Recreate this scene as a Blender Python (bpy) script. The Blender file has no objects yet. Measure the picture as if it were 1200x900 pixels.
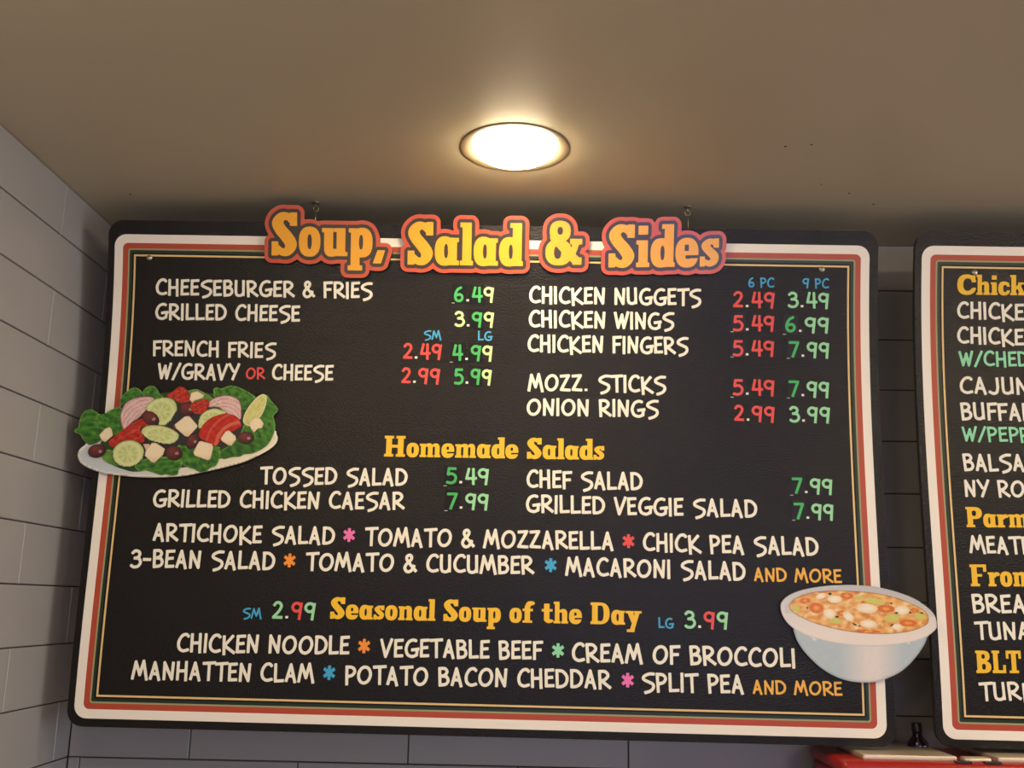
import bpy, bmesh, math, random
import numpy as np
from mathutils import Vector, Matrix, geometry

scene = bpy.context.scene
COL = scene.collection
rnd = random.Random(7)
FLOOR = 1.65                       # eye height of the camera above the floor

# ------------------------------------------------------------------ camera
CAM = [1176.37662, 0.21794, -0.0198, 0.01885, 0.85312, 1.96222, 0.64008, 0.73747, 0.26427, 0.22622]       # focal (px), pitch, yaw, roll, x, distance to back wall, tile row, ceiling, joints
BD = [0.06944, -0.2, 0.66676, 0.0, -0.00403, 0.06243, 1.4038, 0.87194, 0.01938, 0.01449]        # board: corner, yaw, roll, tilt, width, height, bow
f_px, pitch, yaw, roll, cam_x, cam_d = CAM[:6]
CEIL = CAM[7] + FLOOR
F = Vector((math.sin(yaw)*math.cos(pitch), math.cos(yaw)*math.cos(pitch), math.sin(pitch)))
r0 = Vector((math.cos(yaw), -math.sin(yaw), 0)); u0 = r0.cross(F)
r1 = r0*math.cos(roll) + u0*math.sin(roll); u1 = u0*math.cos(roll) - r0*math.sin(roll)
cd = bpy.data.cameras.new('camera'); cam = bpy.data.objects.new('camera', cd); COL.objects.link(cam)
cd.sensor_fit = 'HORIZONTAL'; cd.sensor_width = 36.0; cd.lens = 36.0*f_px/1200.0
cd.clip_start = 0.02; cd.clip_end = 50
M = Matrix.Identity(4)
for i in range(3):
    M[i][0] = r1[i]; M[i][1] = u1[i]; M[i][2] = -F[i]
M[0][3], M[1][3], M[2][3] = cam_x, -cam_d, FLOOR
cam.matrix_world = M
scene.camera = cam

# ------------------------------------------------------------------ world, exposure, lights
scene.view_settings.view_transform = 'Standard'; scene.view_settings.look = 'None'
scene.view_settings.gamma = 1.0; scene.view_settings.exposure = 0.97
scene.view_settings.use_curve_mapping = False
w = bpy.data.worlds.new('world'); scene.world = w; w.use_nodes = True
w.node_tree.nodes['Background'].inputs[0].default_value = (0.75, 0.85, 1.0, 1)
w.node_tree.nodes['Background'].inputs[1].default_value = 0.5

ROOM_X, ROOM_Y = 5.2, -5.0
def area(name, loc, rot, sx, sy, power, col):
    l = bpy.data.lights.new(name, 'AREA'); l.shape = 'RECTANGLE'; l.size = sx; l.size_y = sy
    l.energy = power; l.color = col
    o = bpy.data.objects.new(name, l); COL.objects.link(o); o.location = loc; o.rotation_euler = rot
    return o
# area lights added behind and beside the camera, standing in for daylight
area('added_rear_light', (1.6, ROOM_Y+0.06, FLOOR-0.58), (math.radians(90), 0, 0), 3.4, 1.3, 4, (0.95, 0.93, 1.0))
area('added_glare_light', (2.28, ROOM_Y+0.06, FLOOR+0.30), (math.radians(90), 0, 0), 0.34, 0.62, 4, (1.0, 0.95, 0.90))  # added for the upright band of glare on the board
area('added_side_light', (ROOM_X-0.06, -1.9, FLOOR-0.25), (math.radians(90), 0, math.radians(90)), 2.4, 1.1, 26, (0.78, 0.86, 1.0))  # added to light the left wall from the side
LAMP_POWER = 37.0                  # emission of the round downlight lens
LAMPS = [(0.82, -0.43), (2.52, -0.43)] + [(x, y) for y in (-1.12, -1.75) for x in (0.35, 0.95, 2.10, 2.75, 3.55, 4.45)] + [(0.2, -4.3), (3.3, -4.2), (4.4, -4.2)]  # first lamp is in view; the others are added to brighten the board

# ------------------------------------------------------------------ helpers
def lin(c):
    return tuple((v/255/12.92 if v/255 <= 0.04045 else ((v/255+0.055)/1.055)**2.4) for v in c)
def mat(name, col, rough=0.5, metal=0.0, spec=0.5, bump=0, bscale=200, coat=0, emit=None, estr=0, var=0, vscale=8, dist=0.001):
    m = bpy.data.materials.new(name); m.use_nodes = True
    n = m.node_tree; p = n.nodes['Principled BSDF']
    c = (*col, 1)
    p.inputs['Base Color'].default_value = c
    p.inputs['Roughness'].default_value = rough; p.inputs['Metallic'].default_value = metal
    p.inputs['Specular IOR Level'].default_value = spec
    p.inputs['Coat Weight'].default_value = coat
    tc = n.nodes.new('ShaderNodeTexCoord')
    if var:
        t = n.nodes.new('ShaderNodeTexNoise'); t.inputs['Scale'].default_value = vscale; t.inputs['Detail'].default_value = 5
        n.links.new(tc.outputs['Object'], t.inputs['Vector'])
        mx = n.nodes.new('ShaderNodeMix'); mx.data_type = 'RGBA'
        mx.inputs[6].default_value = (*[v*(1-var) for v in col], 1)
        mx.inputs[7].default_value = (*[min(1, v*(1+var)) for v in col], 1)
        n.links.new(t.outputs['Fac'], mx.inputs[0]); n.links.new(mx.outputs[2], p.inputs['Base Color'])
    if bump:
        t = n.nodes.new('ShaderNodeTexNoise'); t.inputs['Scale'].default_value = bscale; t.inputs['Detail'].default_value = 2
        n.links.new(tc.outputs['Object'], t.inputs['Vector'])
        bp = n.nodes.new('ShaderNodeBump'); bp.inputs['Strength'].default_value = bump; bp.inputs['Distance'].default_value = dist
        n.links.new(t.outputs['Fac'], bp.inputs['Height']); n.links.new(bp.outputs[0], p.inputs['Normal'])
    if emit:
        p.inputs['Emission Color'].default_value = (*emit, 1); p.inputs['Emission Strength'].default_value = estr
    return m
def vmat(name, rough=0.35, bump=0.3):
    m = mat(name, (1, 1, 1), rough, bump=bump, bscale=260, dist=0.0006)
    n = m.node_tree; a = n.nodes.new('ShaderNodeAttribute'); a.attribute_name = 'print_colour'
    n.links.new(a.outputs['Color'], n.nodes['Principled BSDF'].inputs['Base Color'])
    return m

def obj(name, me, m=None, parent=None, label=None, kind=None):
    o = bpy.data.objects.new(name, me); COL.objects.link(o)
    if m is not None and not me.materials:
        for k in (m if isinstance(m, (list, tuple)) else [m]): me.materials.append(k)
    if parent: o.parent = parent
    if label: o['label'] = label
    if kind: o['kind'] = kind
    return o
def tag(o, label, cat, group=None):
    o['label'] = label; o['category'] = cat
    if group: o['group'] = group
    return o
def empty(name, loc):
    o = bpy.data.objects.new(name, None); COL.objects.link(o); o.location = loc; o.empty_display_size = 0.05
    return o
def mesh(name, vs, fs, smooth=False):
    me = bpy.data.meshes.new(name); me.from_pydata([tuple(v) for v in vs], [], [tuple(f) for f in fs]); me.update()
    if smooth:
        for p in me.polygons: p.use_smooth = True
    return me
def bm_mesh(name, bm, smooth=False):
    bmesh.ops.recalc_face_normals(bm, faces=bm.faces)
    me = bpy.data.meshes.new(name); bm.to_mesh(me); bm.free()
    if smooth:
        for p in me.polygons: p.use_smooth = True
    return me
def box(bm, x0, y0, z0, x1, y1, z1, bev=0):
    r = bmesh.ops.create_cube(bm, size=1); vs = r['verts']
    for v in vs:
        v.co = Vector(((x0+x1)/2+v.co.x*(x1-x0), (y0+y1)/2+v.co.y*(y1-y0), (z0+z1)/2+v.co.z*(z1-z0)))
    if bev:
        es = list({e for v in vs for e in v.link_edges})
        bmesh.ops.bevel(bm, geom=es, offset=bev, segments=2, affect='EDGES', profile=0.6)
def lathe(bm, prof, seg=32, c=(0, 0, 0)):
    rings = []
    for r, z in prof:
        rings.append([bm.verts.new((c[0]+r*math.cos(2*math.pi*k/seg), c[1]+r*math.sin(2*math.pi*k/seg), c[2]+z)) for k in range(seg)] if r > 1e-6 else [bm.verts.new((c[0], c[1], c[2]+z))])
    for a, b in zip(rings, rings[1:]):
        for k in range(seg):
            k2 = (k+1) % seg
            if len(a) == 1 and len(b) == 1: continue
            if len(a) == 1: bm.faces.new((a[0], b[k], b[k2]))
            elif len(b) == 1: bm.faces.new((a[k], b[0], a[k2]))
            else: bm.faces.new((a[k], b[k], b[k2], a[k2]))
def tube(bm, pts, r, seg=8):
    pts = [Vector(p) for p in pts]; rings = []
    for i, p in enumerate(pts):
        t = (pts[min(i+1, len(pts)-1)]-pts[max(i-1, 0)]).normalized()
        a = t.orthogonal().normalized() if i == 0 else (rings_n - t*rings_n.dot(t)).normalized()
        rings_n = a; bb = t.cross(a)
        rings.append([bm.verts.new(p+(a*math.cos(2*math.pi*k/seg)+bb*math.sin(2*math.pi*k/seg))*r) for k in range(seg)])
    for a, b in zip(rings, rings[1:]):
        for k in range(seg): bm.faces.new((a[k], a[(k+1) % seg], b[(k+1) % seg], b[k]))
    bm.faces.new(rings[0][::-1]); bm.faces.new(rings[-1])

# ------------------------------------------------------------------ materials
M_wall_white = mat('painted_wall', (0.40, 0.30, 0.19), 0.7, bump=0.1)
M_ceiling = mat('ceiling_paint', (0.53, 0.48, 0.35), 0.42, spec=0.5, bump=0.12, bscale=90, var=0.06, vscale=3)
M_floor = mat('floor_tile', (0.42, 0.29, 0.17), 0.35, var=0.2, vscale=5)
M_grout = mat('dark_grout', (0.03, 0.03, 0.032), 0.8)
M_tile = mat('grey_glazed_tile', (0.30, 0.295, 0.30), 0.32, spec=0.4, bump=0.05, bscale=14, dist=0.002, var=0.05, vscale=6)
M_black = mat('board_black', (0.0075, 0.005, 0.0025), 0.19, spec=0.32, bump=1.0, bscale=420, dist=0.0008, var=0.25, vscale=9)
M_text = {
 'cream': mat('print_cream', (0.93, 0.90, 0.78), 0.4), 'green': mat('print_green', (0.06, 0.50, 0.13), 0.4),
 'pale_green': mat('print_pale_green', (0.33, 0.75, 0.42), 0.4), 'red': mat('print_red', (0.80, 0.08, 0.07), 0.4),
 'blue': mat('print_blue', (0.05, 0.40, 0.72), 0.4), 'orange': mat('print_amber', (0.90, 0.47, 0.06), 0.4),
 'yellow_green': mat('print_yellow_green', (0.60, 0.85, 0.38), 0.4), 'pink': mat('print_pink', (0.88, 0.18, 0.50), 0.4),
 'mint': mat('print_mint', (0.28, 0.76, 0.45), 0.4), 'starorange': mat('print_orange', (0.92, 0.30, 0.03), 0.4),
 'yellow': mat('print_yellow', (0.93, 0.56, 0.02), 0.4), 'white': mat('print_white', (0.85, 0.85, 0.75), 0.4)}
M_white = mat('stripe_cream', (0.93, 0.88, 0.80), 0.35, bump=0.2, bscale=420, dist=0.0005)
M_redstripe = mat('stripe_red', (0.47, 0.068, 0.03), 0.35)
M_sage = mat('stripe_sage', (0.34, 0.36, 0.18), 0.4)
M_dkgreen = mat('stripe_dark_green', (0.010, 0.022, 0.010), 0.35)
M_gold = mat('stripe_gold', (0.82, 0.58, 0.25), 0.4)
M_plaque = mat('plaque_red', (0.60, 0.085, 0.035), 0.25, spec=0.6, bump=0.35, bscale=420, dist=0.0006)
M_plaqdark = mat('plaque_brown', (0.035, 0.022, 0.015), 0.25, spec=0.6, bump=0.35, bscale=420, dist=0.0006)
M_plaqyel = mat('plaque_yellow', (0.90, 0.41, 0.012), 0.28, spec=0.6, bump=0.25, bscale=420, dist=0.0005)
M_patch = mat('price_sticker_black', (0.004, 0.004, 0.004), 0.32, spec=0.3)
M_print = vmat('picture_print', 0.32)
M_edge = mat('cutout_edge', (0.02, 0.02, 0.02), 0.5)
M_screw = mat('screw_steel', (0.55, 0.50, 0.40), 0.3, metal=1)
M_wire = mat('hook_wire', (0.35, 0.30, 0.22), 0.4, metal=0.9)
M_trim = mat('lamp_trim', (0.20, 0.165, 0.115), 0.4)
M_lens = mat('lamp_lens', (0.9, 0.85, 0.7), 0.4, emit=(1.0, 0.79, 0.50), estr=LAMP_POWER)
M_red = mat('red_enamel', (0.36, 0.016, 0.012), 0.3, spec=0.4)
M_alu = mat('brushed_metal', (0.72, 0.62, 0.48), 0.38, metal=0.6, var=0.1, vscale=30)
M_blackp = mat('black_plastic', (0.01, 0.01, 0.012), 0.35)
M_glass = mat('dark_bottle_glass', (0.012, 0.008, 0.018), 0.08, spec=0.7)
M_blueglow = mat('added_blue_glow', (0.02, 0.05, 0.3), 0.4, emit=(0.02, 0.06, 1.0), estr=30.0)  # glow added for the blue reflection in the board
M_frame = mat('window_frame_dark', (0.05, 0.05, 0.05), 0.5)

# ------------------------------------------------------------------ room shell
def slab(name, x0, y0, z0, x1, y1, z1, m):
    bm = bmesh.new(); box(bm, x0, y0, z0, x1, y1, z1)
    return obj(name, bm_mesh(name, bm), m, kind='structure')
TH = 0.006                                       # tile thickness
wall_back = slab('wall_back', -0.15, TH, 0, ROOM_X, 0.15, CEIL, M_grout)
wall_left = slab('wall_left', -0.15, ROOM_Y, 0, -TH, TH, CEIL, M_grout)
bm = bmesh.new(); SY0, SY1, SZ0, SZ1 = -3.15, -0.65, FLOOR-0.82, FLOOR+0.32
for a in ((ROOM_Y-0.15, 0, 0.15, SZ0), (ROOM_Y-0.15, SZ1, 0.15, CEIL), (ROOM_Y-0.15, SZ0, SY0, SZ1), (SY1, SZ0, 0.15, SZ1)):
    box(bm, ROOM_X, a[0], a[1], ROOM_X+0.12, a[2], a[3])
obj('wall_right', bm_mesh('wall_right', bm), M_wall_white, kind='structure')
bm = bmesh.new()
for y in (SY0, (SY0+SY1)/2-.02, SY1-0.04): box(bm, ROOM_X+.01, y, SZ0, ROOM_X+.06, y+.04, SZ1)
for z in (SZ0, SZ1-0.04): box(bm, ROOM_X+.01, SY0, z, ROOM_X+.06, SY1, z+.04)
obj('added_window_2', bm_mesh('added_window_2', bm), M_frame, kind='structure')  # unseen side window, added to light the left wall
slab('floor', -0.15, ROOM_Y-0.15, -0.1, ROOM_X+0.15, 0.15, 0, M_floor)
# ceiling with round cut-outs left to the flush lamp trims (lamp lens sits below the plane)
slab('ceiling', -0.15, ROOM_Y-0.15, CEIL, ROOM_X+0.15, 0.15, CEIL+0.1, M_ceiling)
WX0, WX1, WZ0, WZ1 = -0.15+0.05, 3.35, FLOOR-1.25, FLOOR+0.08
bm = bmesh.new()
TX0, TX1, TZ1 = 2.08, 2.48, FLOOR+0.64     # added transom slot for the glare light
for a in ((-0.15, 0, ROOM_X, WZ0), (-0.15, WZ1, TX0, CEIL), (TX1, WZ1, ROOM_X, CEIL), (TX0, TZ1, TX1, CEIL), (-0.15, WZ0, WX0, WZ1), (WX1, WZ0, ROOM_X, WZ1)):
    box(bm, a[0], ROOM_Y-0.12, a[1], a[2], ROOM_Y, a[3])
obj('wall_rear', bm_mesh('wall_rear', bm), M_wall_white, kind='structure')
bm = bmesh.new()
for x in (WX0, WX0+1.15, WX0+2.3, WX1-0.04): box(bm, x, ROOM_Y-0.06, WZ0, x+0.04, ROOM_Y-0.01, WZ1)
for z in (WZ0, WZ1-0.04): box(bm, WX0, ROOM_Y-0.06, z, WX1, ROOM_Y-0.01, z+0.04)
for x in (TX0, TX1-.03): box(bm, x, ROOM_Y-0.06, WZ1, x+.03, ROOM_Y-0.01, TZ1)
box(bm, TX0, ROOM_Y-0.06, TZ1-.03, TX1, ROOM_Y-0.01, TZ1)
obj('added_window_1', bm_mesh('added_window_1', bm), M_frame, kind='structure')  # unseen rear glazing, added for light and glare on the board

# a few small screw holes left in the ceiling
ceiling = bpy.data.objects['ceiling']
for x, y, r in ((0.10, -.222, .0020), (1.26, -.447, .0022), (1.30, -.455, .0018), (1.42, -.262, .0020), (1.48, -.214, .0022), (1.36, -.30, .0015)):
    bm = bmesh.new(); lathe(bm, [(r, 0), (r*1.1, -.0003), (r*.7, -.0006), (0, -.0005)], 10)
    o = obj('screw_hole', bm_mesh('screw_hole', bm), M_grout, ceiling, 'small dark screw hole'); o.location = (x, y, CEIL)

# tiles, 4 by 16 inch, running bond, each one an object
PITCH, LEN, GAP = 0.1032, 0.4080, 0.0020
Z0 = CAM[6] + FLOOR; YJ, XJ = CAM[8], CAM[9]
cache = {}
def tile_mesh(L, H):
    k = (round(L, 4), round(H, 4))
    if k in cache: return cache[k]
    c = 0.0012; vs = []
    for (dx, dz, y) in ((0, 0, TH), (0, 0, c), (c, c, 0)):
        vs += [(-L/2+dx, y, -H/2+dz), (L/2-dx, y, -H/2+dz), (L/2-dx, y, H/2-dz), (-L/2+dx, y, H/2-dz)]
    fs = [(8, 9, 10, 11)]
    for a, b in ((0, 4), (4, 8)):
        for i in range(4):
            j = (i+1) % 4; fs.append((a+i, a+j, b+j, b+i))
    me = mesh('tile', vs, fs); me.materials.append(M_tile); cache[k] = me
    return me
def tile_run(total, off):
    """cells (start,end) of a running row from 0 to total, with a joint at off"""
    s = off % LEN; xs = [0.0]
    while s < total - 0.01:
        if s > 0.01: xs.append(s)
        s += LEN
    xs.append(total); return list(zip(xs, xs[1:]))
rows = [(CEIL, Z0)] + [(Z0-k*PITCH, Z0-(k+1)*PITCH) for k in range(40) if Z0-(k+1)*PITCH > 0]
field_l, field_b = bmesh.new(), bmesh.new()
for k, (zt, zb) in enumerate(rows):
    for side, total, near, off in (('l', -ROOM_Y, 1.3, YJ + (LEN/2 if k % 2 else 0)), ('b', ROOM_X, 2.35, XJ + (0 if k % 2 else LEN/2))):
        for (a, b) in tile_run(total, off):
            L, H = b-a-GAP, zt-zb-GAP
            if L < 0.012: continue
            me = tile_mesh(L, H)
            c, z = (a+b)/2, (zt+zb)/2
            if a < near and zb > FLOOR-0.65:
                o = obj('tile', me, None, wall_left if side == 'l' else wall_back)
                if side == 'b': o.location = (c, 0, z); o.rotation_euler = (rnd.uniform(-.002, .002), 0, rnd.uniform(-.001, .001))
                else: o.location = (0, -c, z); o.rotation_euler = (rnd.uniform(-.002, .002), 0, math.radians(90)+rnd.uniform(-.001, .001))
            else:
                mt = Matrix.Translation((c, 0, z)) if side == 'b' else Matrix.Translation((0, -c, z)) @ Matrix.Rotation(math.radians(90), 4, 'Z')
                fb = field_b if side == 'b' else field_l
                n0 = len(fb.verts); fb.from_mesh(me); fb.verts.ensure_lookup_table()
                for v in fb.verts[n0:]: v.co = mt @ v.co
for fb, par in ((field_l, wall_left), (field_b, wall_back)):
    me = bpy.data.meshes.new('tile_field'); fb.to_mesh(me); fb.free()
    obj('tile_field', me, M_tile, par, kind='stuff')

# ------------------------------------------------------------------ recessed ceiling lamp and its added copies
def make_lamp():
    t = empty('recessed_light', (0, 0, 0))
    bm = bmesh.new(); lathe(bm, [(0.0665, 0.0), (0.067, -0.0010), (0.0890, -0.0009), (0.0904, -0.0006), (0.0907, -0.0001)], 64)
    obj('trim_ring', bm_mesh('trim_ring', bm, True), M_trim, t)
    bm = bmesh.new(); R = 0.0655
    lathe(bm, [(R, -0.0005)] + [(R*math.cos(a), -0.0010-0.021*math.sin(a)) for a in [i*math.pi/2/8 for i in range(8)]] + [(0, -0.022)], 64)
    obj('lens', bm_mesh('lens', bm, True), M_lens, t)
    return t
lamp = make_lamp()
for i, (x, y) in enumerate(LAMPS):
    if i == 0: o = lamp
    else:
        o = lamp.copy(); COL.objects.link(o)
        for ch in list(lamp.children):
            c = ch.copy(); COL.objects.link(c); c.parent = o
    o.location = (x, y, CEIL-0.0001)
    tag(o, 'bright round recessed ceiling light with a thin pale trim above the menu board heading' if i == 0 else
        'round recessed ceiling light added out of view to light the boards', 'ceiling light', 'added ceiling lights' if i else None)

# ------------------------------------------------------------------ contour tools
def point_in(P, loops):
    x, y = P[:, 0], P[:, 1]; ins = np.zeros(len(P), bool)
    for L in loops:
        L = np.asarray(L, float); A, B = L, np.roll(L, -1, 0)
        for (x0, y0), (x1, y1) in zip(A, B):
            if y0 == y1: continue
            c = ((y0 > y) != (y1 > y)) & (x < (x1-x0)*(y-y0)/(y1-y0)+x0); ins ^= c
    return ins
def seg_dist(P, loops):
    d = np.full(len(P), 1e9)
    for L in loops:
        L = np.asarray(L, float); A, B = L, np.roll(L, -1, 0)
        for a, b in zip(A, B):
            ab = b-a; t = np.clip(((P-a)@ab)/max(ab@ab, 1e-12), 0, 1)
            d = np.minimum(d, np.hypot(*(P-a-t[:, None]*ab).T))
    return d
def subdivide(L, step):
    out = []
    for a, b in zip(L, L[1:]+L[:1]):
        n = max(1, int(math.ceil(math.dist(a, b)/step)))
        out += [(a[0]+(b[0]-a[0])*i/n, a[1]+(b[1]-a[1])*i/n) for i in range(n)]
    return out
def triangulate(loops, spacing=None):
    """loops: outer and holes (even-odd). Returns 2D verts and triangles; interior grid points if spacing."""
    pts, edges = [], []
    for L in loops:
        n0 = len(pts); pts += [tuple(p) for p in L]; n = len(L)
        edges += [(n0+i, n0+(i+1) % n) for i in range(n)]
    if spacing:
        A = np.array(pts); x0, y0 = A.min(0); x1, y1 = A.max(0)
        gx, gy = np.meshgrid(np.arange(x0+spacing/2, x1, spacing), np.arange(y0+spacing/2, y1, spacing))
        gx = gx + (np.arange(gx.shape[0]) % 2)[:, None]*spacing/2
        G = np.c_[gx.ravel(), gy.ravel()]
        if len(G):
            ok = point_in(G, loops); G = G[ok]
            if len(G): G = G[seg_dist(G, loops) > spacing*0.4]
            pts += [tuple(g) for g in G]
    K = 1000.0
    r = geometry.delaunay_2d_cdt([Vector((p[0]*K, p[1]*K)) for p in pts], edges, [], 0, 1e-6)
    V = np.array([(v.x/K, v.y/K) for v in r[0]]); T = np.array([tuple(t) for t in r[2] if len(t) == 3], int)
    C = V[T].mean(1); T = T[point_in(C, loops)]
    return V, T
def smooth_pts(P, n=6, closed=False):
    P = [np.array(p, float) for p in P]; N = len(P); out = []
    rng = range(N if closed else N-1)
    for i in rng:
        g = lambda k: P[k % N] if closed else P[min(max(k, 0), N-1)]
        a, b, c, d = g(i-1), g(i), g(i+1), g(i+2)
        for j in range(n):
            t = j/n; out.append(0.5*((2*b)+(-a+c)*t+(2*a-5*b+4*c-d)*t*t+(-a+3*b-3*c+d)*t**3))
    if not closed: out.append(P[-1])
    return [tuple(o) for o in out]
def marching(F, x0, y0, h):
    """zero contours of F (inside < 0) on a grid"""
    ny, nx = F.shape; nxt = {}; pt = {}
    S = F < 0
    q = S[:-1, :-1]*1 + S[:-1, 1:]*2 + S[1:, 1:]*4 + S[1:, :-1]*8
    # edge keys: (i,j,0)=horizontal edge from (i,j) to (i,j+1); (i,j,1)=vertical from (i,j) to (i+1,j)
    tab = {1: [(0, 3)], 2: [(1, 0)], 3: [(1, 3)], 4: [(2, 1)], 5: [(0, 3), (2, 1)], 6: [(2, 0)], 7: [(2, 3)], 8: [(3, 2)], 9: [(0, 2)], 10: [(1, 0), (3, 2)], 11: [(1, 2)], 12: [(3, 1)], 13: [(0, 1)], 14: [(3, 0)]}
    def ek(i, j, e): return [(i, j, 0), (i, j+1, 1), (i+1, j, 0), (i, j, 1)][e]
    def pos(k):
        i, j, v = k
        a = F[i, j]; b = F[i+1, j] if v else F[i, j+1]; t = a/(a-b)
        return (x0+h*(j+(0 if v else t)), y0+h*(i+(t if v else 0)))
    for i, j in zip(*np.nonzero((q > 0) & (q < 15))):
        for a, b in tab[int(q[i, j])]:
            nxt[ek(i, j, a)] = ek(i, j, b)
    loops = []
    while nxt:
        k = next(iter(nxt)); L = []
        while k in nxt:
            L.append(pos(k)); k = nxt.pop(k)
        if len(L) > 5: loops.append(L)
    return loops
def simplify(L, tol):
    def dp(P):
        if len(P) < 3: return P
        a, b = np.array(P[0]), np.array(P[-1]); ab = b-a; n = np.hypot(*ab)
        Q = np.array(P[1:-1])-a
        d = np.abs(Q[:, 0]*ab[1]-Q[:, 1]*ab[0])/n if n > 1e-9 else np.hypot(*Q.T)
        i = int(d.argmax())
        if d[i] < tol: return [P[0], P[-1]]
        return dp(P[:i+2])[:-1] + dp(P[i+1:])
    m = len(L)//2
    return dp(L[:m+1])[:-1] + dp(L[m:]+L[:1])[:-1]

# ------------------------------------------------------------------ lettering, hand-drawn capitals: (advance, strokes)
def C_(*p): return ('c',) + p          # curved stroke
def S_(*p): return ('s',) + p          # straight stroke
def ring_(cx, cy, a, b, rot=0):
    return ('o',) + tuple((cx+a*math.cos(t)*math.cos(rot)-b*math.sin(t)*math.sin(rot), cy+a*math.cos(t)*math.sin(rot)+b*math.sin(t)*math.cos(rot)) for t in [i*math.pi/5 for i in range(10)])
COMIC = {
'A': (.76, [S_((.10,.02),(.34,.93),(.66,-.04)), S_((.20,.33),(.58,.30))]),
'B': (.70, [S_((.14,.02),(.08,.93)), C_((.04,.92),(.40,.93),(.54,.76),(.42,.58),(.16,.50)), C_((.20,.52),(.52,.48),(.62,.26),(.48,.08),(.10,.03))]),
'C': (.76, [C_((.70,.84),(.55,.95),(.30,.88),(.11,.55),(.16,.20),(.42,.05),(.74,.12))]),
'D': (.80, [S_((.12,.04),(.10,.93)), C_((.04,.92),(.42,.90),(.70,.62),(.66,.26),(.42,.08),(.10,.05))]),
'E': (.60, [S_((.12,.05),(.10,.93)), S_((.06,.90),(.56,.93)), S_((.12,.50),(.50,.53)), S_((.08,.06),(.58,.08))]),
'F': (.60, [S_((.13,-.02),(.10,.93)), S_((.05,.89),(.60,.92)), S_((.12,.48),(.52,.50))]),
'G': (.88, [C_((.72,.88),(.52,.93),(.24,.80),(.10,.45),(.22,.12),(.52,.02),(.78,.12)), S_((.78,.10),(.80,.42)), S_((.46,.38),(.90,.44))]),
'H': (.76, [S_((.12,.0),(.10,.98)), S_((.64,-.04),(.60,1.0)), S_((.10,.48),(.62,.50))]),
'I': (.26, [S_((.13,-.03),(.11,.98))]),
'J': (.66, [S_((.50,.96),(.54,.40)), C_((.54,.42),(.48,.12),(.28,.03),(.06,.14))]),
'K': (.78, [S_((.16,-.12),(.10,.90)), S_((.66,.92),(.16,.38)), S_((.18,.36),(.80,-.02))]),
'L': (.62, [S_((.10,.98),(.12,.06)), S_((.08,.05),(.62,.08))]),
'M': (1.0, [S_((.05,-.01),(.22,.93),(.50,.22),(.70,.98),(.95,-.05))]),
'N': (.78, [S_((.13,.0),(.12,.93),(.62,.04),(.66,.95))]),
'O': (.94, [ring_(.47,.48,.36,.44,-.25)]),
'P': (.66, [S_((.14,-.04),(.08,.95)), C_((.04,.92),(.42,.90),(.58,.70),(.44,.48),(.12,.40))]),
'R': (.76, [S_((.14,-.02),(.08,.95)), C_((.04,.92),(.42,.92),(.60,.72),(.44,.50),(.14,.40)), S_((.24,.40),(.76,.04))]),
'S': (.80, [C_((.76,.92),(.46,.92),(.16,.78),(.14,.62),(.40,.50),(.68,.38),(.72,.18),(.54,.0),(.22,-.10))]),
'T': (.72, [S_((.0,.91),(.76,.96)), S_((.38,.90),(.40,-.01))]),
'U': (.76, [C_((.10,.98),(.10,.60),(.13,.18),(.26,.05),(.48,.06),(.62,.22)), S_((.60,.98),(.63,.05))]),
'V': (.74, [S_((.04,.95),(.32,.02),(.70,.98))]),
'W': (.96, [S_((.04,.95),(.26,.04),(.50,.82),(.64,.03),(.90,.99))]),
'Y': (.76, [S_((.04,.97),(.36,.48)), S_((.74,.98),(.30,-.02))]),
'Z': (.70, [S_((.06,.88),(.60,.92),(.10,.08),(.68,.06))]),
'&': (.80, [C_((.78,.05),(.48,.36),(.20,.68),(.20,.88),(.36,.95),(.48,.84),(.42,.66),(.16,.42),(.08,.20),(.24,.02),(.48,.08),(.66,.36))]),
'/': (.55, [S_((.04,-.04),(.52,1.0))]), '.': (.38, [S_((.19,.05),(.19,.12))]), '-': (.56, [S_((.06,.44),(.50,.44))]),
' ': (.44, []),
'2': (.66, [C_((.08,.76),(.22,.92),(.44,.90),(.54,.70),(.40,.42),(.08,.07)), S_((.04,.06),(.62,.06))]),
'3': (.66, [C_((.06,.80),(.22,.93),(.46,.88),(.52,.70),(.40,.56),(.22,.52)), C_((.22,.52),(.50,.50),(.62,.28),(.48,.07),(.22,.03),(.05,.12))]),
'4': (.74, [S_((.24,.97),(.10,.34),(.72,.37)), S_((.52,.97),(.54,-.02))]),
'5': (.68, [S_((.60,.92),(.16,.92),(.12,.54)), C_((.12,.54),(.38,.60),(.60,.42),(.56,.14),(.34,.02),(.06,.06))]),
'6': (.68, [C_((.50,.94),(.26,.80),(.10,.46),(.14,.14),(.34,.03),(.54,.14),(.56,.36),(.40,.48),(.14,.40))]),
'7': (.66, [S_((.04,.91),(.62,.92),(.24,-.02))]),
'9': (.74, [ring_(.34,.68,.26,.24), S_((.62,.92),(.52,-.03))]),
'*': (.70, [S_((.30,.80),(.30,.16)), S_((.04,.66),(.56,.30)), S_((.04,.30),(.56,.66))]),
}
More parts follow.
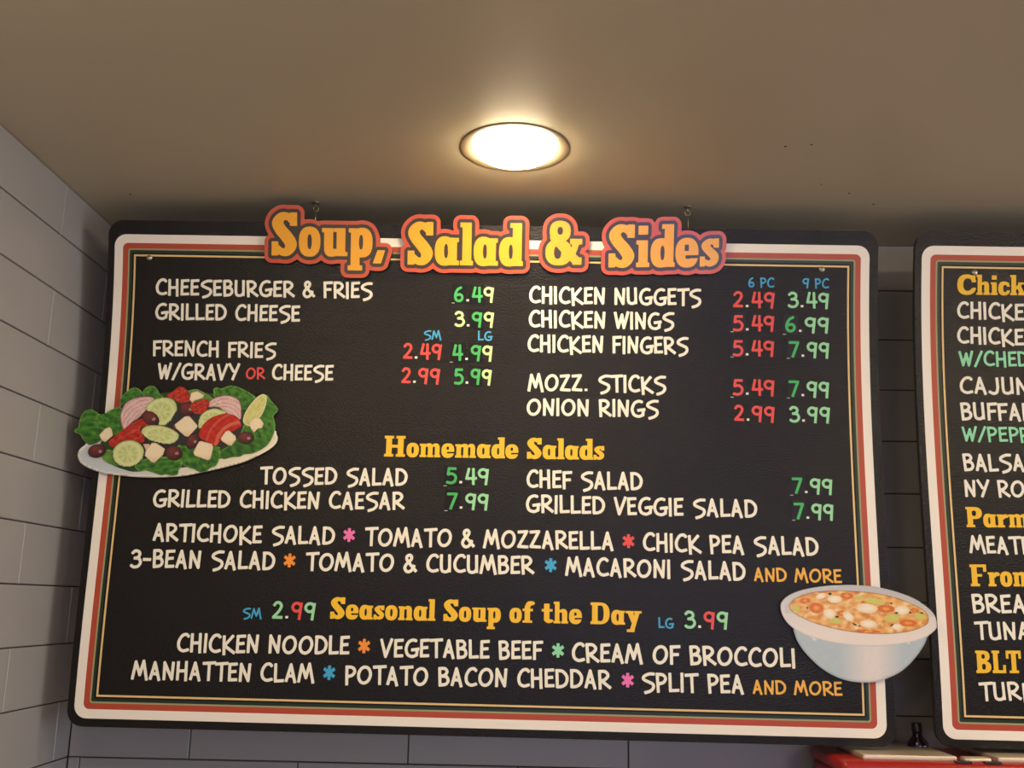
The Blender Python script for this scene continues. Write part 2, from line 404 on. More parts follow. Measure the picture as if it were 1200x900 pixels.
def field_strokes(X, Y, strokes, w):
    D = np.full(X.shape, 9.0)
    for s in strokes:
        if s[0] == 'c': P = smooth_pts(s[1:], 6)
        elif s[0] == 'o': P = smooth_pts(s[1:], 3, True); P.append(P[0])
        else: P = list(s[1:])
        closed = s[0] == 'o'
        for i, (a, b) in enumerate(zip(P, P[1:])):
            dx, dy = b[0]-a[0], b[1]-a[1]; L = math.hypot(dx, dy)
            if L < 1e-9: continue
            ux, uy = dx/L, dy/L
            al = (X-a[0])*ux+(Y-a[1])*uy; pe = np.abs(-(X-a[0])*uy+(Y-a[1])*ux)
            t = np.clip(al, 0, L); dcap = np.hypot(al-t, pe)-w/2
            first, last = (i == 0 and not closed), (i == len(P)-2 and not closed)
            # butt ends where the stroke begins or stops
            if first: dcap = np.where(al < 0, np.maximum(pe-w/2, -al-w*0.22), dcap)
            if last: dcap = np.where(al > L, np.maximum(pe-w/2, al-L-w*0.22), dcap)
            D = np.minimum(D, dcap)
    return D
gcache = {}
def comic_glyph(ch, q=1.0, w=.172):
    """q squeezes the letter form but not its stroke width"""
    if (ch, q) in gcache: return gcache[(ch, q)]
    adv, st = COMIC[ch]; adv = (adv+.035)*q+.035
    if not st: gcache[(ch, q)] = (adv, None, None, 0, 0); return gcache[(ch, q)]
    st = [(s[0],)+tuple((x*q, y) for x, y in s[1:]) for s in st]
    h = 1/32; xs = np.arange(-.2, 1.3, h); ys = np.arange(-.35, 1.25, h); X, Y = np.meshgrid(xs, ys)
    loops = [simplify(L, .006) for L in marching(field_strokes(X, Y, st, w), xs[0], ys[0], h)]
    V, T = triangulate(loops); gcache[(ch, q)] = (adv, V, T, V[:, 0].min(), V[:, 0].max())
    return gcache[(ch, q)]

# slab-serif face: (advance, operations) ; r rect, e super-ellipse, v brushed curve with radii, p polygon; leading '-' cuts
SLAB = {
'S': (.60, [('v',(.45,.80,.07),(.36,.90,.085),(.22,.90,.10),(.13,.76,.125),(.20,.60,.13),(.34,.43,.135),(.43,.26,.13),(.36,.10,.10),(.22,.09,.085),(.11,.20,.07)), ('r',.40,.69,.56,1.0), ('r',0,0,.15,.33)]),
'a': (.56, [('e',.22,.33,.22,.345), ('r',.28,0,.49,.64), ('r',.40,.54,.53,.64), ('r',.40,0,.54,.11), ('-e',.25,.33,.045,.17)]),
'l': (.30, [('r',.05,0,.25,1), ('r',0,.89,.1,1), ('r',0,0,.29,.11)]),
'd': (.54, [('e',.23,.33,.23,.345), ('r',.30,0,.50,1), ('r',.24,.89,.34,1), ('r',.40,0,.53,.11), ('-e',.26,.33,.045,.17)]),
'o': (.51, [('e',.24,.33,.24,.35), ('-e',.24,.33,.048,.175)]),
'u': (.59, [('r',.05,.16,.25,.65), ('r',0,.55,.15,.65), ('e',.22,.19,.17,.205), ('r',.32,0,.52,.65), ('r',.26,.55,.4,.65), ('r',.44,0,.57,.1), ('-r',.25,.17,.325,.56)]),
'p': (.56, [('r',.05,-.33,.25,.65), ('r',0,.55,.15,.65), ('r',-.01,-.33,.31,-.21), ('e',.30,.32,.23,.345), ('-e',.275,.33,.045,.17)]),
'b': (.56, [('r',.05,0,.25,1), ('r',0,.89,.1,1), ('e',.30,.32,.23,.345), ('-e',.275,.33,.045,.17)]),
',': (.26, [('p',(.08,.15),(.25,.15),(.16,-.16),(-.02,-.16))]),
'&': (.88, [('e',.33,.77,.24,.24), ('e',.30,.28,.30,.30), ('v',(.18,.62,.08),(.42,.36,.10),(.68,.12,.10)), ('-e',.33,.78,.065,.09), ('-e',.28,.28,.085,.15), ('v',(.20,.60,.07),(.42,.36,.09),(.70,.10,.10)), ('v',(.70,.50,.07),(.62,.28,.075),(.48,.12,.07)), ('r',.56,.47,.84,.60), ('r',.62,0,.83,.17), ('r',.64,0,.83,.1)]),
'i': (.31, [('r',.05,0,.25,.63), ('r',0,.53,.12,.63), ('r',0,0,.29,.11), ('r',.04,.76,.25,.97)]),
'e': (.53, [('e',.25,.33,.25,.35), ('-r',.20,.37,.29,.52), ('-r',.22,.19,.32,.27), ('-r',.28,.20,.55,.27), ('r',.02,.28,.1,.34)]),
's': (.45, [('v',(.32,.55,.06),(.22,.59,.07),(.12,.49,.09),(.20,.37,.095),(.31,.25,.095),(.30,.12,.08),(.20,.07,.07),(.09,.12,.06)), ('r',.29,.44,.41,.66), ('r',0,0,.11,.24)]),
'H': (.86, [('r',.07,0,.29,1), ('r',.52,0,.74,1), ('r',.2,.43,.6,.57), ('r',0,.87,.36,1), ('r',.45,.87,.81,1), ('r',0,0,.36,.13), ('r',.45,0,.81,.13)]),
'm': (.84, [('r',.05,0,.23,.64), ('r',0,.54,.15,.64), ('e',.36,.44,.15,.23), ('e',.62,.44,.15,.23), ('r',.32,0,.50,.5), ('r',.59,0,.77,.5), ('-r',.23,-.1,.32,.50), ('-r',.50,-.1,.59,.50), ('r',0,0,.265,.11), ('r',.295,0,.535,.11), ('r',.565,0,.81,.11)]),
'n': (.60, [('r',.05,0,.23,.64), ('r',0,.54,.15,.64), ('e',.37,.44,.16,.23), ('r',.34,0,.53,.5), ('-r',.23,-.1,.33,.50), ('r',0,0,.265,.11), ('r',.30,0,.57,.11)]),
'h': (.60, [('r',.05,0,.23,1), ('r',0,.89,.15,1), ('e',.37,.44,.16,.23), ('r',.34,0,.53,.5), ('-r',.23,-.1,.33,.50), ('r',0,0,.265,.11), ('r',.30,0,.57,.11)]),
'r': (.48, [('r',.05,0,.25,.64), ('r',0,.54,.15,.64), ('r',0,0,.32,.11), ('v',(.26,.46,.07),(.34,.57,.08),(.40,.55,.085))]),
'f': (.44, [('r',.08,0,.29,.78), ('r',0,0,.38,.11), ('r',0,.53,.40,.65), ('v',(.20,.76,.105),(.26,.88,.11),(.38,.90,.09))]),
't': (.46, [('r',.09,.12,.30,.90), ('r',0,.53,.42,.65), ('v',(.20,.16,.105),(.27,.09,.09),(.38,.11,.07))]),
'D': (.80, [('r',.06,0,.28,1), ('r',0,0,.4,.13), ('r',0,.87,.4,1), ('e',.36,.5,.38,.5), ('-r',-.3,-.1,0,1.1), ('-r',-.1,.13,.06,.87), ('-e',.40,.5,.11,.36), ('-r',.28,.15,.40,.85)]),
'y': (.62, [('p',(.04,.64),(.26,.64),(.42,.12),(.26,.0)), ('p',(.38,.64),(.56,.64),(.34,-.24),(.16,-.24)), ('r',0,.53,.31,.64), ('r',.33,.53,.62,.64), ('r',.04,-.33,.34,-.20)]),
'C': (.80, [('e',.40,.5,.40,.51), ('-e',.44,.5,.19,.31), ('-r',.50,.34,.9,.64), ('r',.60,.62,.76,.96), ('v',(.55,.13,.10),(.66,.22,.08),(.70,.30,.06))]),
'c': (.50, [('e',.25,.33,.25,.35), ('-e',.29,.33,.085,.18), ('-r',.31,.24,.6,.42), ('r',.36,.42,.46,.62)]),
'k': (.64, [('r',.05,0,.25,1), ('r',0,.89,.12,1), ('r',0,0,.29,.11), ('p',(.22,.22),(.22,.40),(.40,.60),(.56,.60)), ('p',(.30,.38),(.44,.50),(.62,.06),(.40,.06)), ('r',.33,.54,.62,.64), ('r',.34,0,.64,.11)]),
'P': (.70, [('r',.06,0,.28,1), ('r',0,0,.36,.12), ('r',0,.88,.3,1), ('e',.34,.70,.33,.30), ('-r',-.2,.12,.06,.88), ('-e',.34,.69,.09,.14)]),
'F': (.70, [('r',.06,0,.28,1), ('r',0,.87,.66,1), ('r',.53,.66,.66,1), ('r',.2,.44,.48,.56), ('r',0,0,.37,.12)]),
'B': (.76, [('r',.06,0,.28,1), ('r',0,0,.35,.12), ('r',0,.88,.35,1), ('e',.34,.75,.32,.25), ('e',.36,.27,.35,.27), ('-r',-.2,.12,.06,.88), ('-e',.36,.74,.08,.10), ('-e',.37,.28,.09,.13)]),
'L': (.66, [('r',.06,0,.28,1), ('r',0,0,.63,.13), ('r',.50,0,.63,.36), ('r',0,.88,.36,1)]),
'T': (.72, [('r',0,.86,.70,1), ('r',0,.64,.12,1), ('r',.58,.64,.70,1), ('r',.24,0,.46,1), ('r',.13,0,.57,.12)]),
' ': (.30, []),
}
def field_slab(X, Y, ops):
    D = np.full(X.shape, 9.0)
    for op in ops:
        k = op[0].lstrip('-')
        if k == 'r':
            x0, y0, x1, y1 = op[1:]
            d = np.maximum(np.maximum(x0-X, X-x1), np.maximum(y0-Y, Y-y1))
        elif k == 'e':
            cx, cy, a, b = op[1:]
            n = 2.4
            d = ((np.abs((X-cx)/a)**n+np.abs((Y-cy)/b)**n)**(1/n)-1)*min(a, b)
        elif k == 'v':
            P = smooth_pts(op[1:], 8); d = np.full(X.shape, 9.0)
            for a, b in zip(P, P[1:]):
                for t in (0, .5):
                    x, y, r = [a[i]+(b[i]-a[i])*t for i in range(3)]
                    d = np.minimum(d, np.hypot(X-x, Y-y)-r)
            d = np.minimum(d, np.hypot(X-P[-1][0], Y-P[-1][1])-P[-1][2])
        else:
            P = op[1:]; cen = np.mean(P, 0); d = np.full(X.shape, -9.0)
            for a, b in zip(P, P[1:]+P[:1]):
                nx, ny = b[1]-a[1], -(b[0]-a[0]); l = math.hypot(nx, ny); nx /= l; ny /= l
                if (cen[0]-a[0])*nx+(cen[1]-a[1])*ny > 0: nx, ny = -nx, -ny
                d = np.maximum(d, (X-a[0])*nx+(Y-a[1])*ny)
        D = np.maximum(D, -d) if op[0][0] == '-' else np.minimum(D, d)
    return D
def slab_loops(ch):
    k = ('slab', ch)
    if k in gcache: return gcache[k]
    adv, ops = SLAB[ch]
    if not ops: gcache[k] = (adv, [], None, None); return gcache[k]
    h = 1/64; xs = np.arange(-.15, 1.0, h)+.003; ys = np.arange(-.45, 1.15, h)+.003; X, Y = np.meshgrid(xs, ys)
    loops = [simplify(L, .003) for L in marching(field_slab(X, Y, ops), xs[0], ys[0], h)]
    V, T = triangulate(loops); gcache[k] = (adv, loops, V, T)
    return gcache[k]

# ------------------------------------------------------------------ measured layout (metres on the board: right, down)
LINES = [
  ["CHEESEBURGER & FRIES",0.0797,0.1115,0.4865,0.1111,0.0298,"cream"],
  ["GRILLED CHEESE",0.0802,0.1573,0.3523,0.1569,0.0299,"cream"],
  ["FRENCH FRIES",0.08,0.2254,0.3103,0.2258,0.0288,"cream"],
  ["W/GRAVY",0.0914,0.2692,0.2458,0.2679,0.0296,"cream"],
  ["CHEESE",0.3049,0.2665,0.4189,0.266,0.0287,"cream"],
  ["CHICKEN NUGGETS",0.7776,0.1146,1.0961,0.1142,0.0308,"cream"],
  ["CHICKEN WINGS",0.7777,0.1591,1.0463,0.1594,0.031,"cream"],
  ["CHICKEN FINGERS",0.7762,0.2054,1.0726,0.2047,0.0313,"cream"],
  ["MOZZ. STICKS",0.7775,0.2779,1.0321,0.2773,0.0312,"cream"],
  ["ONION RINGS",0.7768,0.3232,1.0182,0.3222,0.031,"cream"],
  ["TOSSED SALAD",0.295,0.4587,0.5638,0.4567,0.0309,"cream"],
  ["GRILLED CHICKEN CAESAR",0.1041,0.504,0.5617,0.4998,0.0307,"cream"],
  ["CHEF SALAD",0.7791,0.4554,0.9888,0.456,0.0316,"cream"],
  ["GRILLED VEGGIE SALAD",0.7787,0.4998,1.1927,0.501,0.0313,"cream"],
  ["ARTICHOKE SALAD",0.1102,0.5645,0.4382,0.5646,0.0311,"cream"],
  ["TOMATO & MOZZARELLA",0.4913,0.5653,0.9366,0.5629,0.0317,"cream"],
  ["CHICK PEA SALAD",0.9882,0.5637,1.299,0.5658,0.0315,"cream"],
  ["3-BEAN SALAD",0.074,0.6123,0.3342,0.6111,0.0315,"cream"],
  ["TOMATO & CUCUMBER",0.3881,0.6107,0.797,0.6084,0.0313,"cream"],
  ["MACARONI SALAD",0.8503,0.6092,1.169,0.6113,0.0316,"cream"],
  ["CHICKEN NOODLE",0.1711,0.7558,0.4753,0.7538,0.0311,"cream"],
  ["VEGETABLE BEEF",0.5285,0.7559,0.8134,0.7543,0.031,"cream"],
  ["CREAM OF BROCCOLI",0.8639,0.7563,1.2508,0.7573,0.0316,"cream"],
  ["MANHATTEN CLAM",0.0949,0.8038,0.417,0.8021,0.0309,"cream"],
  ["POTATO BACON CHEDDAR",0.4692,0.8033,0.9337,0.8001,0.031,"cream"],
  ["SPLIT PEA",0.9853,0.8027,1.1616,0.8028,0.0309,"cream"],
  ["OR",0.2565,0.2661,0.2935,0.2661,0.0215,"red"],
  ["SM",0.5837,0.1859,0.6166,0.1861,0.0167,"blue"],
  ["LG",0.6842,0.1859,0.7115,0.1863,0.0172,"blue"],
  ["6 PC",1.182,0.0789,1.2302,0.0789,0.0177,"blue"],
  ["9 PC",1.2812,0.0787,1.3305,0.0785,0.0177,"blue"],
  ["AND MORE",1.1833,0.6122,1.3376,0.612,0.0236,"orange"],
  ["AND MORE",1.1761,0.8029,1.3302,0.8023,0.023,"orange"],
  ["SM",0.2829,0.6957,0.3173,0.6961,0.0175,"blue"],
  ["LG",1.0146,0.6959,1.0421,0.6964,0.0175,"blue"],
]
PRICES = [
  ["6.49",0.6381,0.1144,0.7122,0.1149,0.0277,"GWGY",[0,2]],
  ["3.99",0.64,0.161,0.7132,0.1615,0.0278,"YWGY",[2]],
  ["2.49",0.5461,0.2228,0.6177,0.2231,0.0287,"RWRR",[]],
  ["4.99",0.6376,0.2237,0.7124,0.2239,0.0287,"GWGY",[0,2]],
  ["2.99",0.5446,0.2683,0.6162,0.2682,0.0286,"RWRR",[]],
  ["5.99",0.6422,0.2679,0.7114,0.2682,0.0286,"GWGY",[2]],
  ["2.49",1.1539,0.1163,1.2305,0.1167,0.0289,"RWRR",[]],
  ["3.49",1.2543,0.1149,1.3307,0.1156,0.0284,"PWPP",[]],
  ["5.49",1.1541,0.1596,1.2305,0.16,0.0285,"RWRR",[0]],
  ["6.99",1.25,0.1606,1.3305,0.1608,0.0284,"GWPP",[0]],
  ["5.49",1.1537,0.2059,1.2302,0.2066,0.0285,"RWRR",[0]],
  ["7.99",1.2567,0.2064,1.3307,0.207,0.0285,"GWPP",[0]],
  ["5.49",1.1533,0.2785,1.2299,0.2796,0.0289,"RWRR",[0]],
  ["7.99",1.2555,0.2794,1.3291,0.2802,0.0288,"GWPP",[0]],
  ["2.99",1.1547,0.3263,1.2289,0.3274,0.0287,"RWRR",[]],
  ["3.99",1.2549,0.3261,1.3289,0.327,0.0287,"PWPP",[]],
  ["5.49",0.6338,0.4511,0.7112,0.4516,0.0289,"GWPP",[0]],
  ["7.99",0.6367,0.4967,0.7119,0.4966,0.0287,"GWPP",[0]],
  ["7.99",1.2565,0.4557,1.3288,0.4563,0.0276,"GWPP",[0]],
  ["7.99",1.2582,0.5013,1.3287,0.5019,0.0281,"GWPP",[0]],
  ["2.99",0.3354,0.6953,0.4118,0.695,0.0293,"PWRP",[]],
  ["3.99",1.0598,0.6949,1.1362,0.695,0.029,"PWRP",[]],
]
STARS = [
  [0.4636,0.547,"pink"],
  [0.9628,0.5472,"red"],
  [0.3598,0.5941,"orange"],
  [0.8249,0.5922,"blue"],
  [0.5006,0.7385,"orange"],
  [0.8398,0.7381,"mint"],
  [0.442,0.7849,"blue"],
  [0.961,0.7852,"pink"],
]
HEADS = [
  ["Homemade Salads",0.519,0.4049,0.9191,0.4031,0.0383],
  ["Seasonal Soup of the Day",0.438,0.6937,0.9856,0.6922,0.0372],
]
HEADER = [
  ["Soup,",0.2974,0.0373,0.5091,0.0362,0.0786],
  ["Salad",0.551,0.05,0.7647,0.0494,0.0778],
  ["&",0.8064,0.0456,0.8738,0.0452,0.0784],
  ["Sides",0.9226,0.0494,1.1252,0.0444,0.0775],
]
LINES2 = [
  ["CHICKEN",0.0653,0.1316,0.1702,0.1332,0.0302,"cream","CHICK"],
  ["CHICKEN",0.0646,0.1776,0.1691,0.1794,0.0303,"cream","CHICK"],
  ["W/CHEDDAR",0.0659,0.2191,0.1716,0.2189,0.0273,"mint","W/CHE"],
  ["CAJUN",0.066,0.2708,0.1635,0.2701,0.0307,"cream","CAJU"],
  ["BUFFALO",0.0653,0.3188,0.1741,0.3176,0.0313,"cream","BUFFA"],
  ["W/PEPPERS",0.065,0.3576,0.1674,0.357,0.0265,"mint","W/PEP"],
  ["BALSAMIC",0.0642,0.4117,0.1741,0.4098,0.0304,"cream","BALSA"],
  ["NY RO",0.0642,0.4574,0.1457,0.4567,0.0298,"cream","NY R"],
  ["MEATBALL",0.0644,0.5566,0.1573,0.5568,0.0299,"cream","MEAT"],
  ["BREADED",0.0614,0.6602,0.1305,0.6586,0.0313,"cream","BRE"],
  ["TUNA",0.0626,0.7049,0.1343,0.7038,0.0296,"cream","TUN"],
  ["TURKEY",0.064,0.8067,0.1374,0.8044,0.0297,"cream","TUR"],
]
HEADS2 = [
  ["Chicken",0.0655,0.0884,0.1896,0.0877,0.0369,"Chick"],
  ["Parm",0.0628,0.5122,0.138,0.5112,0.0359,"Par"],
  ["From",0.0625,0.615,0.1356,0.6136,0.0378,"Fro"],
  ["BLT",0.0617,0.7616,0.1398,0.76,0.0377,"BLT"],
]
SCREWS = [
  [0.0655,0.0426],
  [1.3167,0.0439],
]
SCREWS2 = [
  [0.0968,0.0468],
]
SALAD = [
  ["plate","plate",0,[[-0.0273,0.3949],[-0.0341,0.4003],[-0.0381,0.4066],[-0.0394,0.414],[-0.0357,0.4244],[-0.0264,0.4325],[-0.011,0.4395],[0.0149,0.4469],[0.0529,0.4507],[0.0906,0.4524],[0.1322,0.4507],[0.1631,0.4474],[0.1938,0.4405],[0.2346,0.4304],[0.2672,0.4204],[0.2913,0.4084],[0.3093,0.3976],[0.3211,0.3869],[0.3246,0.3764],[0.3215,0.3681],[0.3163,0.3608],[0.2706,0.3522],[0.1227,0.3446],[-0.0016,0.3681]]],
  ["lettuce_bed","darkgreen",1,[[0.0007,0.3912],[0.0054,0.4162],[0.0213,0.4284],[0.0475,0.4383],[0.0771,0.4419],[0.1466,0.4259],[0.1886,0.4292],[0.2229,0.414],[0.2658,0.4027],[0.298,0.3853],[0.3065,0.3557],[0.298,0.3221],[0.2674,0.3058],[0.2035,0.2964],[0.1483,0.2932],[0.0978,0.2984],[0.0564,0.3098],[0.0302,0.3252],[0.0212,0.3423]]],
  ["lettuce_leaf","leaf",2,[[-0.0499,0.3701],[-0.0472,0.3658],[-0.0432,0.3636],[-0.0423,0.352],[-0.0401,0.3424],[-0.0346,0.3338],[-0.0255,0.3294],[-0.0157,0.3324],[-0.0043,0.3407],[0.0058,0.3574],[0.0047,0.3785],[-0.0016,0.3891],[-0.0178,0.3953],[-0.0267,0.3907],[-0.0338,0.3835],[-0.0388,0.3762],[-0.0464,0.3736]]],
  ["lettuce_leaf","leaf",3,[[-0.0123,0.3451],[-0.0087,0.3386],[0.0017,0.3374],[0.0157,0.3286],[0.0302,0.3252],[0.0417,0.3355],[0.0399,0.361],[0.033,0.3779],[0.0198,0.3719],[0.0087,0.3658],[-0.0019,0.3654],[-0.0096,0.3619],[-0.0051,0.3544],[-0.0088,0.3492]]],
  ["lettuce_leaf","leaf",2,[[0.0319,0.3198],[0.0293,0.3103],[0.0325,0.3028],[0.0443,0.2919],[0.0535,0.2869],[0.0633,0.2905],[0.0703,0.2978],[0.0776,0.3094],[0.0573,0.3204]]],
  ["lettuce_leaf","leaf",3,[[0.0697,0.2964],[0.0758,0.2871],[0.0861,0.2833],[0.0949,0.2878],[0.1009,0.2973],[0.109,0.3056],[0.0906,0.3134],[0.0751,0.3052]]],
  ["lettuce_leaf","leaf2",2,[[0.1516,0.2952],[0.1565,0.2905],[0.1691,0.2885],[0.18,0.2926],[0.1953,0.3008],[0.2024,0.3113],[0.1624,0.312]]],
  ["lettuce_leaf","leaf",2,[[0.2007,0.2926],[0.2007,0.2869],[0.2069,0.2842],[0.2144,0.2866],[0.2278,0.281],[0.2405,0.2812],[0.2579,0.2879],[0.2754,0.2982],[0.2857,0.3118],[0.277,0.3225],[0.2559,0.3229],[0.2256,0.3108],[0.2039,0.3027]]],
  ["lettuce_leaf","leaf",2,[[0.2953,0.2968],[0.3076,0.3071],[0.321,0.3206],[0.3208,0.327],[0.314,0.3356],[0.3177,0.3471],[0.3184,0.3618],[0.3142,0.3766],[0.3047,0.3914],[0.2827,0.4044],[0.2662,0.4068],[0.2581,0.4112],[0.2436,0.4125],[0.2272,0.416],[0.2199,0.4036],[0.2514,0.3778],[0.2691,0.3312]]],
  ["lettuce_leaf","leaf",2,[[0.1476,0.3904],[0.2149,0.3932],[0.2208,0.4015],[0.2209,0.4161],[0.2157,0.4287],[0.2056,0.433],[0.1998,0.4383],[0.1875,0.4407],[0.1767,0.4357],[0.1682,0.4338],[0.1528,0.4258],[0.1449,0.4072]]],
  ["lettuce_leaf","leaf",3,[[0.0679,0.4337],[0.0752,0.4232],[0.1079,0.4142],[0.1458,0.4176],[0.1532,0.4299],[0.1487,0.4383],[0.1473,0.4456],[0.1382,0.4479],[0.1255,0.4461],[0.1173,0.4477],[0.1044,0.4438],[0.0873,0.4396],[0.0791,0.4418]]],
  ["lettuce_leaf","leaf2",3,[[0.006,0.412],[0.0085,0.4057],[0.0166,0.403],[0.0276,0.4074],[0.033,0.4199],[0.0385,0.4323],[0.0214,0.4289],[0.0075,0.4204]]],
  ["onion_slice","onion",4,[[0.0325,0.3452],[0.0327,0.3336],[0.0391,0.3176],[0.052,0.3082],[0.0686,0.3036],[0.0855,0.3035],[0.0933,0.308],[0.0869,0.3198],[0.0774,0.3327],[0.0678,0.3435],[0.054,0.3543],[0.0425,0.3668],[0.0365,0.3589]]],
  ["onion_slice","onion2",4,[[0.1923,0.3168],[0.1943,0.3104],[0.204,0.3032],[0.2184,0.2989],[0.2311,0.2986],[0.2462,0.3041],[0.2533,0.3145],[0.2557,0.3293],[0.2532,0.3441],[0.2271,0.332],[0.2116,0.3217],[0.1948,0.322]]],
  ["cucumber_slice","cuke",5,[[0.0784,0.3268],[0.0796,0.321],[0.0883,0.3113],[0.1047,0.3053],[0.1217,0.306],[0.1318,0.3126],[0.1364,0.3263],[0.1318,0.3401],[0.1233,0.3519],[0.1133,0.3578],[0.1004,0.3545],[0.0876,0.341]]],
  ["cucumber_slice","cuke",5,[[0.1761,0.3541],[0.1792,0.3392],[0.1889,0.3285],[0.2033,0.3235],[0.2161,0.3254],[0.2271,0.332],[0.1971,0.3537],[0.181,0.3624]]],
  ["tomato_wedge","tom",6,[[0.0153,0.3899],[0.0286,0.3759],[0.0521,0.3565],[0.0681,0.3467],[0.0887,0.341],[0.0952,0.3556],[0.0716,0.3624],[0.0817,0.3812],[0.0762,0.3897],[0.0548,0.3849],[0.0383,0.3883],[0.0257,0.3991]]],
  ["tomato_wedge","tom",5,[[0.1151,0.3023],[0.125,0.2936],[0.1349,0.2849],[0.1412,0.2839],[0.1467,0.2864],[0.1558,0.2952],[0.1601,0.3099],[0.1457,0.3155],[0.1283,0.3084]]],
  ["tomato_wedge","tom",6,[[0.1596,0.3174],[0.1749,0.3097],[0.1894,0.3062],[0.1954,0.3167],[0.185,0.3328],[0.1682,0.3331]]],
  ["tomato_wedge","tomcut",6,[[0.1805,0.3687],[0.1866,0.3539],[0.2004,0.3409],[0.2209,0.3331],[0.2356,0.3335],[0.2486,0.3389],[0.2557,0.3504],[0.2561,0.3557],[0.2421,0.3654],[0.2299,0.3699],[0.2167,0.389],[0.2107,0.3923],[0.1998,0.3872],[0.1823,0.3782]]],
  ["lemon_wedge","lime",5,[[0.2592,0.3461],[0.2609,0.3334],[0.2683,0.3185],[0.2799,0.3034],[0.288,0.2969],[0.2942,0.2953],[0.2998,0.2999],[0.2996,0.3136],[0.2943,0.3307],[0.2886,0.3392],[0.2749,0.3542],[0.2643,0.3524]]],
  ["olive","olive",6,[[0.0124,0.4022],[0.0127,0.4066],[0.0111,0.4109],[0.0077,0.4146],[0.0029,0.4173],[-0.0026,0.4186],[-0.0083,0.4184],[-0.0134,0.4167],[-0.0174,0.4137],[-0.0197,0.4098],[-0.0201,0.4054],[-0.0185,0.401],[-0.0151,0.3973],[-0.0103,0.3946],[-0.0047,0.3933],[0.001,0.3935],[0.0061,0.3952],[0.0101,0.3982]]],
  ["olive","olive",7,[[0.1044,0.3542],[0.1014,0.3571],[0.097,0.3585],[0.0916,0.3582],[0.086,0.3562],[0.0808,0.3529],[0.0766,0.3485],[0.074,0.3437],[0.0732,0.339],[0.0744,0.3349],[0.0774,0.332],[0.0819,0.3306],[0.0872,0.3309],[0.0929,0.3329],[0.0981,0.3362],[0.1022,0.3406],[0.1048,0.3454],[0.1056,0.3502]]],
  ["olive","olive",5,[[0.1709,0.3311],[0.1687,0.335],[0.165,0.3378],[0.1602,0.3392],[0.1548,0.339],[0.1495,0.3373],[0.1449,0.3341],[0.1417,0.33],[0.1401,0.3253],[0.1403,0.3208],[0.1424,0.3169],[0.1462,0.314],[0.151,0.3126],[0.1564,0.3128],[0.1617,0.3146],[0.1663,0.3178],[0.1696,0.3219],[0.1712,0.3265]]],
  ["olive","olive",8,[[0.1534,0.4093],[0.1521,0.4137],[0.149,0.4172],[0.1445,0.4195],[0.1392,0.4203],[0.1337,0.4195],[0.1286,0.4171],[0.1247,0.4135],[0.1222,0.4091],[0.1217,0.4045],[0.123,0.4001],[0.1261,0.3965],[0.1306,0.3942],[0.1359,0.3935],[0.1415,0.3943],[0.1465,0.3967],[0.1505,0.4003],[0.1529,0.4047]]],
  ["olive","olive",7,[[0.1782,0.3716],[0.1808,0.3744],[0.1822,0.3784],[0.1821,0.3832],[0.1805,0.3882],[0.1778,0.3927],[0.1741,0.3963],[0.17,0.3984],[0.1659,0.3989],[0.1623,0.3977],[0.1597,0.3949],[0.1583,0.3909],[0.1584,0.3862],[0.1599,0.3812],[0.1627,0.3767],[0.1663,0.3731],[0.1705,0.3709],[0.1746,0.3704]]],
  ["olive","olive",7,[[0.2821,0.3762],[0.2815,0.3801],[0.2791,0.3835],[0.2753,0.3861],[0.2705,0.3876],[0.2653,0.3877],[0.2602,0.3864],[0.2561,0.384],[0.2532,0.3806],[0.252,0.3768],[0.2526,0.3729],[0.255,0.3694],[0.2588,0.3668],[0.2636,0.3654],[0.2689,0.3653],[0.2739,0.3665],[0.2781,0.369],[0.2809,0.3723]]],
  ["olive","olive",4,[[0.143,0.36],[0.1423,0.363],[0.14,0.3652],[0.1367,0.366],[0.1333,0.3653],[0.1307,0.3632],[0.1295,0.3603],[0.1302,0.3573],[0.1325,0.3551],[0.1358,0.3542],[0.1392,0.3549],[0.1418,0.3571]]],
  ["cucumber_slice","cuke",7,[[0.0741,0.3708],[0.0778,0.3613],[0.0901,0.3568],[0.109,0.3571],[0.1284,0.3624],[0.1429,0.3716],[0.1446,0.3799],[0.135,0.3896],[0.1184,0.3914],[0.097,0.3868],[0.0838,0.3811]]],
  ["cucumber_slice","cuke",8,[[0.0825,0.4033],[0.0833,0.4119],[0.0806,0.4203],[0.0747,0.4274],[0.0664,0.4324],[0.0565,0.4348],[0.0464,0.4341],[0.0371,0.4306],[0.0299,0.4246],[0.0256,0.4168],[0.0247,0.4082],[0.0274,0.3998],[0.0333,0.3926],[0.0417,0.3875],[0.0516,0.3852],[0.0618,0.3858],[0.0711,0.3894],[0.0783,0.3955]]],
  ["cheese_cube","cheese",8,[[-0.0025,0.3765],[0.0075,0.3647],[0.0156,0.3614],[0.0196,0.3656],[0.0229,0.3771],[0.01,0.3895],[0.0034,0.3869]]],
  ["cheese_cube","cheese2",8,[[0.0796,0.3917],[0.0911,0.3911],[0.0948,0.3977],[0.0859,0.4031]]],
  ["cheese_cube","cheese",9,[[0.0847,0.4126],[0.0859,0.4031],[0.0961,0.3889],[0.1035,0.3892],[0.1208,0.3997],[0.118,0.4108],[0.1037,0.4257],[0.0973,0.4238]]],
  ["cheese_cube","cheese",7,[[0.1341,0.3549],[0.1518,0.3393],[0.1602,0.3385],[0.1762,0.3551],[0.1761,0.3593],[0.1612,0.3769],[0.1548,0.3755],[0.1368,0.3612]]],
  ["cheese_cube","cheese",8,[[0.1729,0.4041],[0.1818,0.3851],[0.1859,0.384],[0.2062,0.3892],[0.2088,0.3954],[0.2053,0.4164],[0.2003,0.419],[0.1756,0.4107]]],
